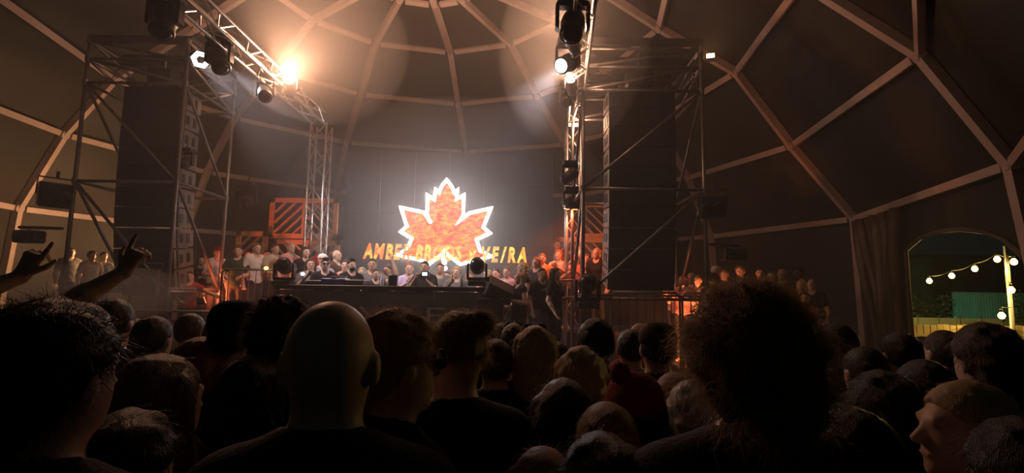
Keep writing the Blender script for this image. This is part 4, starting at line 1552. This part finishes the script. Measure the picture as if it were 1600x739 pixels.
def phone(r, loc, rz=0.0, on=True):
    """a phone held in the hand of this person, still a thing of its own"""
    p = r.matrix_basis @ Vector(loc)
    o = empty('phone', p, r.rotation_euler.z + rz)
    MB().cbox((0, 0, .075), (.075, .009, .155), .003).build('case', BLACKP, o)
    MB().box((0, .0055, .075), (.068, .002, .142)).build('screen', glow('phone_screen', (.8, .88, 1.0), 2.2) if on else GLASSK, o)
    return o
# ------------------------------------------------------------------ guests and performers on the stage
G_L, G_M, G_R, G_S = 'guests on the left riser', 'guests behind the booth', 'guests on the right riser', 'guests on the side platform'
F1, F0 = RISER, DECKZ
person(316, 400, 10.9, F1, 'woman in a dark top half hidden by the left tower corner post', 'bent', 'long', 'brown', top='charcoal', fem=True, rz=20, group=G_L)
p = person(341, 387, 10.9, F1, 'man in a white shirt and red cap behind the left tower corner post', 'rail', 'short', 'brown', top='white', rz=40, f=1.1, group=G_L); cap(p, 'red')
person(373, 384, 10.35, F1 - .05, 'broad man in a dark green shirt leaning on the left barrier', 'rail', 'short', 'brown', top='green', f=1.25, rz=15, group=G_L)
person(402, 380, 10.5, F1, 'man in an open white shirt behind the left barrier', 'down', 'short', 'lightbrown', top='white', rz=50, group=G_L)
person(389, 392, 11.4, F1, 'woman in pink between the green and the white shirt', 'clap', 'long', 'brown', top='pink', fem=True, rz=25, group=G_L)
person(418, 391, 11.0, F1, 'short dark haired guest right of the open white shirt', 'bent', 'short', 'black', top='brown', skin='tan', rz=30, group=G_L)
person(431, 381, 10.7, F1, 'man in a beige shirt left of the pale woman', 'rail', 'short', 'brown', top='beige', rz=55, group=G_L)
person(455, 379, 10.6, F1, 'fair woman in a pale sleeveless dress left of the booth', 'down', 'bun', 'blond', top='pink', low='white', fem=True, sleeve=.1, rz=60, group=G_L)
person(478, 386, 10.5, F0 + .3, 'woman in a black vest top left of the man in sunglasses', 'bent', 'bob', 'black', top='black', sleeve=.1, fem=True, rz=50, group=G_M)
person(499, 384, 11.2, F1, 'man in a faded red shirt behind the man in sunglasses', 'down', 'short', 'grey', top='red', rz=50, group=G_L)
person(486, 404, 10.0, F0, 'woman with long brown hair bending near the booth end', 'drink', 'long', 'brown', top='grey', fem=True, rz=30, group=G_M)
person(527, 391, 10.8, F0 + .2, 'bald man in a brown shirt turned towards the screen', 'down', None, 'brown', top='brown', rz=70, f=1.1, group=G_M)
p = person(505, 398, 10.2, F0 + .1, 'man in a pale blue shirt and white cap behind the sunglasses', 'down', 'short', 'grey', top='paleblue', rz=40, group=G_M); cap(p, 'white')
p = person(509, 404, 9.5, F0, 'DJ in sunglasses and black shirt bent over the booth', 'rail', 'quiff', 'brown', top='black', rz=25, f=1.1); sunglasses(p)
person(540, 406, 10.3, F0, 'small guest between the two DJs in black', 'clap', 'short', 'brown', top='pink', rz=10, group=G_M)
p = person(550, 405, 9.55, F0, 'DJ with beard and black shirt next to the DJ in sunglasses', 'rail', 'quiff', 'black', top='black', rz=40, f=1.15)
MB().cbox((.06, -.125, 1.30), (.05, .008, .03), .003).build('shirt_badge', mat('badge', (.5, .5, .85), .4), p)
MB().lathe([(.0, -.055), (.04, -.045), (.054, -.01), (.05, .02), (.0, .03)], 10, None, (0, -.045, 1.575)).build('beard', HAIR['black'], p, smooth=True)
person(566, 418, 10.3, F0, 'fair guest peering out left of the bending dark man', 'clap', 'short', 'blond', top='pink', rz=20, group=G_M)
person(582, 404, 10.2, F0, 'man with short dark hair behind the open laptop', 'reach', 'short', 'black', skin='tan', top='grey', rz=10, group=G_M)
person(588, 420, 9.5, F0, 'dark haired man in a blue grey shirt bowed over the laptop', 'rail', 'short', 'brown', top='charcoal', rz=30, group=G_M)
person(606, 414, 10.4, F0, 'bare armed guest stretching an arm behind the laptop', 'armup', 'short', 'brown', skin='tan', top=None, rz=-30, group=G_M)
person(640, 411, 9.9, F0, 'woman in a lavender top with arms raised behind the booth', 'clap', 'bun', 'ginger', top='lavender', fem=True, rz=15, group=G_M)
p = person(664, 408, 9.6, F0, 'man in black filming with the small video camera', 'photo', 'short', 'black', skin='tan', top='black', rz=-5, group=G_M)
person(688, 411, 10.3, F0, 'man in grey with crossed hands behind the booth', 'bent', 'short', 'brown', skin='tan', top='grey', rz=5, group=G_M)
person(713, 417, 9.9, F0, 'woman with long fair hair behind the booth', 'drink', 'longwavy', 'blond', top='grey', fem=True, rz=0, group=G_M)
person(699, 424, 10.6, F0, 'guest with brown hair half hidden by the fair woman', 'bent', 'short', 'brown', top='pink', rz=0, group=G_M)
person(733, 424, 10.4, F0, 'guest in grey just behind the right booth light', 'down', 'short', 'lightbrown', top='grey', rz=-10, group=G_M)
person(763, 422, 10.3, F0, 'fair guest in pink behind the tilted monitor', 'clap', 'bob', 'blond', top='pink', fem=True, rz=-15, group=G_M)
person(775, 420, 10.7, F0, 'guest with brown hair behind the tilted monitor', 'down', 'short', 'brown', top='beige', rz=-20, group=G_M)
person(792, 417, 10.2, F0, 'smiling guest in pink left of the tall blonde woman', 'rail', 'short', 'lightbrown', top='pink', rz=-25, group=G_M)
person(816, 410, 9.9, F0, 'tall blonde woman in a sleeveless black top facing the booth', 'down', 'longwavy', 'blond', top='black', sleeve=.1, fem=True, rz=-70, group=G_R)
p = person(811, 426, 9.0, F0, 'woman with pale hair in a black top reaching down by the booth', 'bent', 'long', 'blond', top='black', low='black', fem=True, sleeve=.1, rz=-60)
for i in range(3):
    MB().cbox((.07 + .01 * i, -.14, .78 - .07 * i), (.05, .01, .045), .004).build('print_patch', mat('white_print', (.6, .58, .58), .7), p)
person(838, 402, 10.4, F0 + .2, 'woman with long reddish hair right of the blonde woman', 'down', 'long', 'ginger', top='charcoal', fem=True, rz=-30, group=G_R)
person(847, 396, 10.8, F0 + .25, 'tall man with short hair behind the man in jeans', 'bent', 'short', 'lightbrown', top='orange', rz=-10, group=G_R)
p = person(847, 419, 9.2, F0, 'man in pale jeans and a black shirt with white print', 'bent', 'short', 'black', top='black', low='jeans', rz=20)
MB().cbox((-.03, -.122, 1.33), (.05, .008, .015), .003, Matrix.Rotation(.6, 3, 'Y')).cbox((.0, -.122, 1.33), (.07, .008, .015), .003, Matrix.Rotation(-.7, 3, 'Y')).cbox((.04, -.122, 1.32), (.05, .008, .015), .003, Matrix.Rotation(.6, 3, 'Y')).build('shirt_print', mat('white_print', (.6, .58, .58), .7), p)
person(868, 419, 9.0, F0, 'woman with long black hair in a black dress by the barrier', 'bent', 'long', 'black', top='black', low='black', fem=True, rz=60)
person(873, 391, 11.2, F1, 'woman with long ginger hair before the orange lattice', 'clap', 'longwavy', 'ginger', top='beige', fem=True, rz=-20, group=G_R)
person(898, 398, 11.0, F1, 'laughing guest right beside the right mast', 'clap', 'short', 'brown', top='pink', rz=-15, group=G_R)
person(918, 397, 11.3, F1, 'guest in orange light between mast and right array', 'down', 'short', 'lightbrown', top='white', rz=-20, group=G_R)
person(932, 388, 11.1, F1, 'blond guest in black close to the right array', 'down', 'bob', 'blond', top='black', fem=True, rz=-30, group=G_R)
person(884, 404, 11.5, F1, 'guest in beige half hidden behind the right mast', 'down', 'short', 'brown', top='beige', rz=-10, group=G_R)
# side platform at the right
FS = .5
person(1056, 425, 11.0, FS, 'leftmost guest on the side platform, cut by the right array', 'clap', 'short', 'brown', top='pink', rz=-40, group=G_S)
person(1067, 430, 10.5, FS, 'red lit woman with hands together right of the right array', 'clap', 'bob', 'ginger', top='pink', fem=True, rz=-40, group=G_S)
person(1080, 427, 10.9, FS, 'red lit guest with fair short hair behind the thin tower pole', 'down', 'short', 'blond', top='black', rz=-50, group=G_S)
person(1091, 430, 10.4, FS, 'man in a white shirt lit orange right of the thin tower pole', 'down', 'short', 'lightbrown', top='white', rz=-60, group=G_S)
p = person(1118, 417, 11.2, FS, 'man in a white cap on the side platform', 'down', 'short', 'grey', top='charcoal', rz=-40, group=G_S); cap(p, 'white', brim=False)
person(1115, 428, 9.7, FS - .1, 'dark haired guest seen from behind below the white cap', 'down', 'curly', 'black', top='black', rz=140, eyes=False, group=G_S)
person(1131, 421, 11.1, FS, 'guest with thin hair right of the white cap', 'down', 'short', 'lightbrown', top='brown', rz=-30, group=G_S)
person(1156, 415, 11.2, FS, 'guest with curly dark hair under the hanging arm lamp', 'down', 'curly', 'brown', top='charcoal', rz=-40, group=G_S)
p = person(1188, 418, 10.8, FS, 'dark haired man holding a lighter on the side platform', 'photo', 'short', 'black', skin='tan', top='black', rz=-30, group=G_S)
person(1205, 424, 11.3, FS, 'dim guest right of the man with the lighter', 'down', 'bob', 'brown', top='brown', fem=True, rz=-40, group=G_S)
person(1221, 420, 11.2, FS, 'bald man in a dark shirt on the side platform', 'bent', None, 'brown', top='brown', rz=-45, group=G_S)
person(1246, 418, 11.3, FS, 'guest with black curly hair at the back of the side platform', 'down', 'curly', 'black', skin='brown', top='black', rz=-60, group=G_S)
person(1252, 437, 10.7, FS - .1, 'woman with long fair hair right on the side platform', 'down', 'long', 'blond', top='charcoal', fem=True, rz=-50, group=G_S)
person(1268, 436, 10.4, FS - .1, 'thin haired man in black at the right of the side platform', 'down', 'stubble', 'brown', top='black', rz=-50, group=G_S)
person(1257, 456, 9.6, .0, 'woman in a pink fringed top hand at her chin', 'drink', 'pony', 'brown', top='pink', fem=True, rz=-30, group='guests before the side platform')
person(1284, 484, 8.8, 0, 'guest with white shirt at the foot of the side platform', 'down', 'short', 'black', top='white', rz=160, eyes=False, f=1.2, group='guests before the side platform')
# guests by the left wall
G_W = 'guests by the left dome wall'
person(112, 387, 11.7, F1, 'leftmost silhouetted guest by the left dome wall', 'down', 'short', 'brown', top='grey', rz=60, group=G_W)
person(145, 393, 11.6, F1, 'silhouetted guest with bushy hair by the left dome wall', 'down', 'curly', 'brown', top='beige', rz=60, group=G_W)
person(163, 394, 11.9, F1, 'silhouetted guest nearest the left array by the dome wall', 'down', 'short', 'black', top='grey', rz=60, group=G_W)
deck('side_platform', -10.6, -7.9, 11.3, 12.6, F1, 'raised guest platform along the left dome wall')
person(297, 424, 9.9, F0, 'red lit guest crouching with arms forward inside the left tower', 'reach', 'short', 'brown', top='red', rz=30, group='guests inside the left tower')

# ------------------------------------------------------------------ the crowd in front, seen from behind
POSES['raised'] = dict(L=((.29, .08, 1.765), (.175, -.10, 1.885), 'point', (-.35, -.15, 1)), R=((-.01, -.08, 1.76), (-.135, -.22, 1.912), 'point', (-.35, -.2, 1)))


def strand_mat(c):
    """thin hair lets light through, so the edge of a head glows against the stage"""
    name = 'strand_' + c
    if name in MATS: return MATS[name]
    tab = {'black': (.03, .024, .02), 'brown': (.14, .08, .05), 'lightbrown': (.42, .27, .17), 'blond': (.62, .45, .25), 'ginger': (.45, .19, .08), 'grey': (.5, .46, .42)}
    m = bpy.data.materials.new(name)
    m.use_nodes = True
    nt = m.node_tree
    bs = nt.nodes['Principled BSDF']
    bs.inputs['Roughness'].default_value = .45
    tr = nt.nodes.new('ShaderNodeBsdfTranslucent')
    ns = nt.nodes.new('ShaderNodeTexNoise'); ns.inputs['Scale'].default_value = 40
    rp = nt.nodes.new('ShaderNodeValToRGB')
    rp.color_ramp.elements[0].color = (*[x * .7 for x in tab[c]], 1); rp.color_ramp.elements[1].color = (*[min(1, x * 1.25) for x in tab[c]], 1)
    mx = nt.nodes.new('ShaderNodeMixShader'); mx.inputs[0].default_value = .5
    nt.links.new(ns.outputs['Fac'], rp.inputs['Fac'])
    nt.links.new(rp.outputs[0], bs.inputs['Base Color']); nt.links.new(rp.outputs[0], tr.inputs['Color'])
    nt.links.new(bs.outputs[0], mx.inputs[1]); nt.links.new(tr.outputs[0], mx.inputs[2])
    nt.links.new(mx.outputs[0], nt.nodes['Material Output'].inputs['Surface'])
    MATS[name] = m
    return m


def strands(r, hm, n, ln, width, hc, curl=1.0, seed=1, zmin=1.52, lie=0.0):
    """loose hairs over the hair volume: curly ones stand off, combed ones lie along it"""
    g = np.random.default_rng(seed)
    nv = len(hm.vertices)
    co = np.empty(nv * 3, np.float32); hm.vertices.foreach_get('co', co); co = co.reshape(-1, 3).astype(float)
    nr = np.empty(nv * 3, np.float32); hm.vertices.foreach_get('normal', nr); nr = nr.reshape(-1, 3).astype(float)
    ok = np.where((co[:, 2] > zmin) & (co[:, 1] > -.06))[0]
    ix = g.choice(ok, n)
    P, Nn = co[ix], nr[ix]
    fl = P - np.array([0, .02, 1.80]); fl -= Nn * (fl * Nn).sum(1)[:, None]
    fl /= np.maximum(np.linalg.norm(fl, axis=1), 1e-6)[:, None]
    D = Nn * (.8 * (1 - lie) + .16 * lie) + fl * lie + g.normal(0, .55 * (1 - lie) + .16 * lie, (n, 3))
    D /= np.linalg.norm(D, axis=1)[:, None]
    S = np.cross(D, Nn * lie + g.normal(0, 1, (n, 3)) * (1.02 - lie)); S /= np.maximum(np.linalg.norm(S, axis=1), 1e-6)[:, None]
    Ls = ln * g.uniform(.4, 1.1, n)
    rows = []
    for j in range(5):
        t = j / 4
        C_ = P - Nn * .004 + D * (Ls * t)[:, None] + np.array([0, 0, -.35 * curl * t * t]) * Ls[:, None] + S * (math.sin(t * 6 * curl) * Ls * .16 * (1 - lie * .7))[:, None]
        w = width * (1 - .8 * t)
        rows += [C_ - S * w, C_ + S * w]
    vs = np.stack(rows, 1).reshape(-1, 3)
    base = np.arange(n)[:, None] * 10
    fs = np.concatenate([base + np.array([2 * j, 2 * j + 1, 2 * j + 3, 2 * j + 2]) for j in range(4)])
    me = bpy.data.meshes.new('hair_strands')
    me.from_pydata(vs.tolist(), [], fs.tolist())
    o = link('hair_strands', me, strand_mat(hc), r)
    o['kind'] = 'stuff'
    return o


GC = 'crowd in front of the stage'
NV, NH = .009, .007
def fan(px, py, Y, label, hair='short', hc='brown', top='black', rz=180, **kw):
    kw.setdefault('eyes', False); kw.setdefault('vox', .0105 if Y < 2.0 else .0125); kw.setdefault('hvox', .0075)
    comb = kw.pop('comb', True)
    r = person(px, py, Y, 0.0, label, kw.pop('pose', 'down'), hair, hc, top=top, rz=rz, group=GC, **kw)
    if comb and hair and Y < 2.7:
        n = int(2600 / max(1, Y * .8))
        if hair in ('curly', 'bigcurly'): strands(r, hair_mesh(hair, kw['hvox']), n, .035, .0005 * max(1, Y * .8), hc, 1.0, int(px))
        else: strands(r, hair_mesh(hair, kw['hvox']), n, .05 if hair != 'short' else .028, .0006 * max(1, Y * .8), hc, .4, int(px), zmin=1.40, lie=.8)
    return r

bald = fan(523, 470, .97, 'bald man in a dark shirt, big head at the centre left', None, 'brown', top='charcoal', rz=183, vox=.008, hvox=.006, top_h=1.75)
r2 = fan(622, 497, 1.24, 'person with tousled brown hair and glasses just right of the bald man', 'wavy', 'lightbrown', rz=128, vox=.008, hvox=.006)
sunglasses(r2)
strands(r2, hair_mesh('wavy', .006), 2500, .05, .0006, 'lightbrown', .8, 2)
r3 = fan(712, 478, 1.45, 'man with shaved sides and a small hair bun at the centre', 'bun', 'lightbrown', rz=205, vox=.008, hvox=.006, top_h=1.78)
strands(r3, hair_mesh('bun', .006), 900, .03, .0006, 'lightbrown', .6, 3, zmin=1.68)
r4 = fan(1166, 440, .99, 'person with a huge mop of curly hair at the right', 'bigcurly', 'lightbrown', top='charcoal', rz=178, vox=.008, hvox=.006, top_h=1.785, f=1.1)
strands(r4, hair_mesh('bigcurly', .006), 7000, .055, .0006, 'lightbrown', 1.2, 4)
r5 = fan(95, 462, .87, 'very dark broad head close to the left edge', 'wavy', 'black', rz=172, hvox=.006, top_h=1.775, f=1.1)
strands(r5, hair_mesh('wavy', .006), 2500, .04, .0006, 'black', .8, 5)
p = fan(60, 489, 1.9, 'person raising both arms behind the dark head at the left', 'short', 'black', pose='raised', vox=.0068, top='navy', sleeve=.4)
fan(258, 560, 1.2, 'long haired head with a pale rim below the left tower', 'long', 'brown', rz=165)
p = fan(318, 531, 1.9, 'head with orange rim left of the bald man', 'bob', 'ginger', rz=170)
p = fan(374, 478, 1.95, 'dark cropped head below the left barrier', 'short', 'black', rz=175); cap(p, 'black')
p = fan(446, 474, 1.75, 'curly dark head touching the bald man at the left', 'curly', 'brown', rz=180)
strands(p, hair_mesh('curly', .0075), 1500, .035, .0006, 'brown', 1.0, 6)
fan(182, 470, 2.5, 'dark head peeping out right of the dark broad head', 'short', 'black')
p = fan(243, 497, 2.5, 'dark person holding up a phone below the left tower', 'short', 'black', pose='photo', rz=178)
ph = phone(p, (-.0, -.42, 1.45), 1.0); tag(ph, 'phone seen edge on as a white line below the left tower', 'phone'); ph.rotation_euler = (0, -.7, ph.rotation_euler.z + .35)
fan(300, 492, 3.2, 'dim head under the left tower, right of the phone', 'short', 'brown', top='brown')
fan(214, 500, 3.4, 'dim head under the left tower, left of the phone', 'bob', 'brown', top='brown', fem=True)
fan(345, 500, 3.0, 'dim head left of the dark cropped head', 'short', 'brown')
fan(398, 560, 1.55, 'long dark haired person lower left of the bald man', 'long', 'black', fem=True)
fan(205, 655, 1.0, 'dark head at the bottom left', 'wavy', 'black', rz=170)
fan(775, 533, 2.3, 'short haired man right of the man with the bun', 'short', 'brown')
p = fan(836, 512, 2.35, 'woman with long blond hair and sunglasses pushed up', 'long', 'blond', fem=True); sunglasses(p, True)
p = fan(803, 508, 3.0, 'brown haired head with sunglasses left of the blond woman', 'short', 'brown'); sunglasses(p, True)
p = fan(783, 507, 3.5, 'small dark head with sunglasses beyond the short haired man', 'short', 'black'); sunglasses(p, True)
fan(871, 536, 3.1, 'small dark head just right of the blond woman', 'short', 'black')
fan(930, 500, 2.35, 'black round head at the centre right', 'short', 'black', skin='brown', top='brown')
fan(985, 517, 2.9, 'dark head between the black round head and the cap', 'short', 'black', top='beige')
p = fan(1026, 510, 2.45, 'man in a rust coloured cap at the centre right', 'short', 'black', top='charcoal'); cap(p, 'brown', brim=False)
fan(1000, 507, 3.6, 'small reddish head behind the cap', 'short', 'ginger', top='red')
fan(906, 545, 1.95, 'woman with a pale halo of hair below the black round head', 'longwavy', 'blond', fem=True)
p = fan(880, 596, 1.5, 'dark bob with a reddish rim at the lower centre', 'bob', 'black', fem=True)
p = fan(990, 600, 1.55, 'person in a red knitted hat at the lower centre', 'bob', 'black', fem=True)
MB().lathe([(.094, 1.66), (.098, 1.685), (.094, 1.72), (.08, 1.755), (.05, 1.785), (.0, 1.795)], 20, Matrix.Diagonal((1, 1.15, 1)), (0, .012, 0)).build('knitted_hat', mat('red_knit', (.30, .02, .02), .9, var=.3, scale=60, bump=.8, bscale=150), p, smooth=True)
MB().lathe([(.0, -.035), (.025, -.028), (.036, 0), (.025, .028), (.0, .035)], 12, None, (.05, .03, 1.79)).build('pompom', mat('red_knit', (.30, .02, .02), .9), p, smooth=True)
fan(1053, 585, 1.95, 'small tan head left of the curly mop', 'bob', 'ginger', fem=True)
fan(1084, 603, 1.6, 'grey haired head tucked beside the curly mop', 'wavy', 'grey')
fan(947, 634, 1.3, 'brown parted hair at the lower centre right', 'short', 'lightbrown')
fan(940, 690, 1.05, 'dark head at the bottom centre right', 'wavy', 'black')
fan(848, 704, 1.2, 'reddish hair at the bottom centre', 'bob', 'ginger', fem=True)
fan(655, 496, 3.2, 'small round head seen between tousled hair and bun', 'short', 'black')
p = fan(1503, 602, 1.2, 'fair haired person in profile looking left, lower right', 'short', 'blond', rz=258, eyes=False, vox=.008, hvox=.006)
fan(1535, 514, 1.75, 'broad dark head below the string lights', 'wavy', 'brown')
fan(1472, 519, 2.6, 'head left of the broad dark one below the string lights', 'short', 'brown')
fan(1403, 522, 2.5, 'dark head in front of the drape', 'short', 'black')
fan(1440, 528, 3.2, 'small dark head between drape and string lights', 'short', 'black')
fan(1348, 545, 2.2, 'dark head left of the drape with pale collar', 'short', 'black', top='grey')
person(1302, 508, 2.7, 0, 'person raising a hand to the mouth left of the drape', 'drink', 'short', 'black', skin='tan', top='black', rz=235, group=GC)
fan(1588, 540, 1.9, 'head at the far right edge below the pole', 'bob', 'brown')
fan(1376, 590, 1.4, 'dark broad person right of the curly mop', 'wavy', 'black', f=1.2)
fan(1440, 566, 1.75, 'dark shape of a head above the fair profile', 'short', 'black')
fan(1316, 640, 1.0, 'dark shoulders at the lower right of the curly mop', 'long', 'black', fem=True)
fan(1590, 668, 1.0, 'dark head at the bottom right corner', 'wavy', 'black')
print('people', NP)
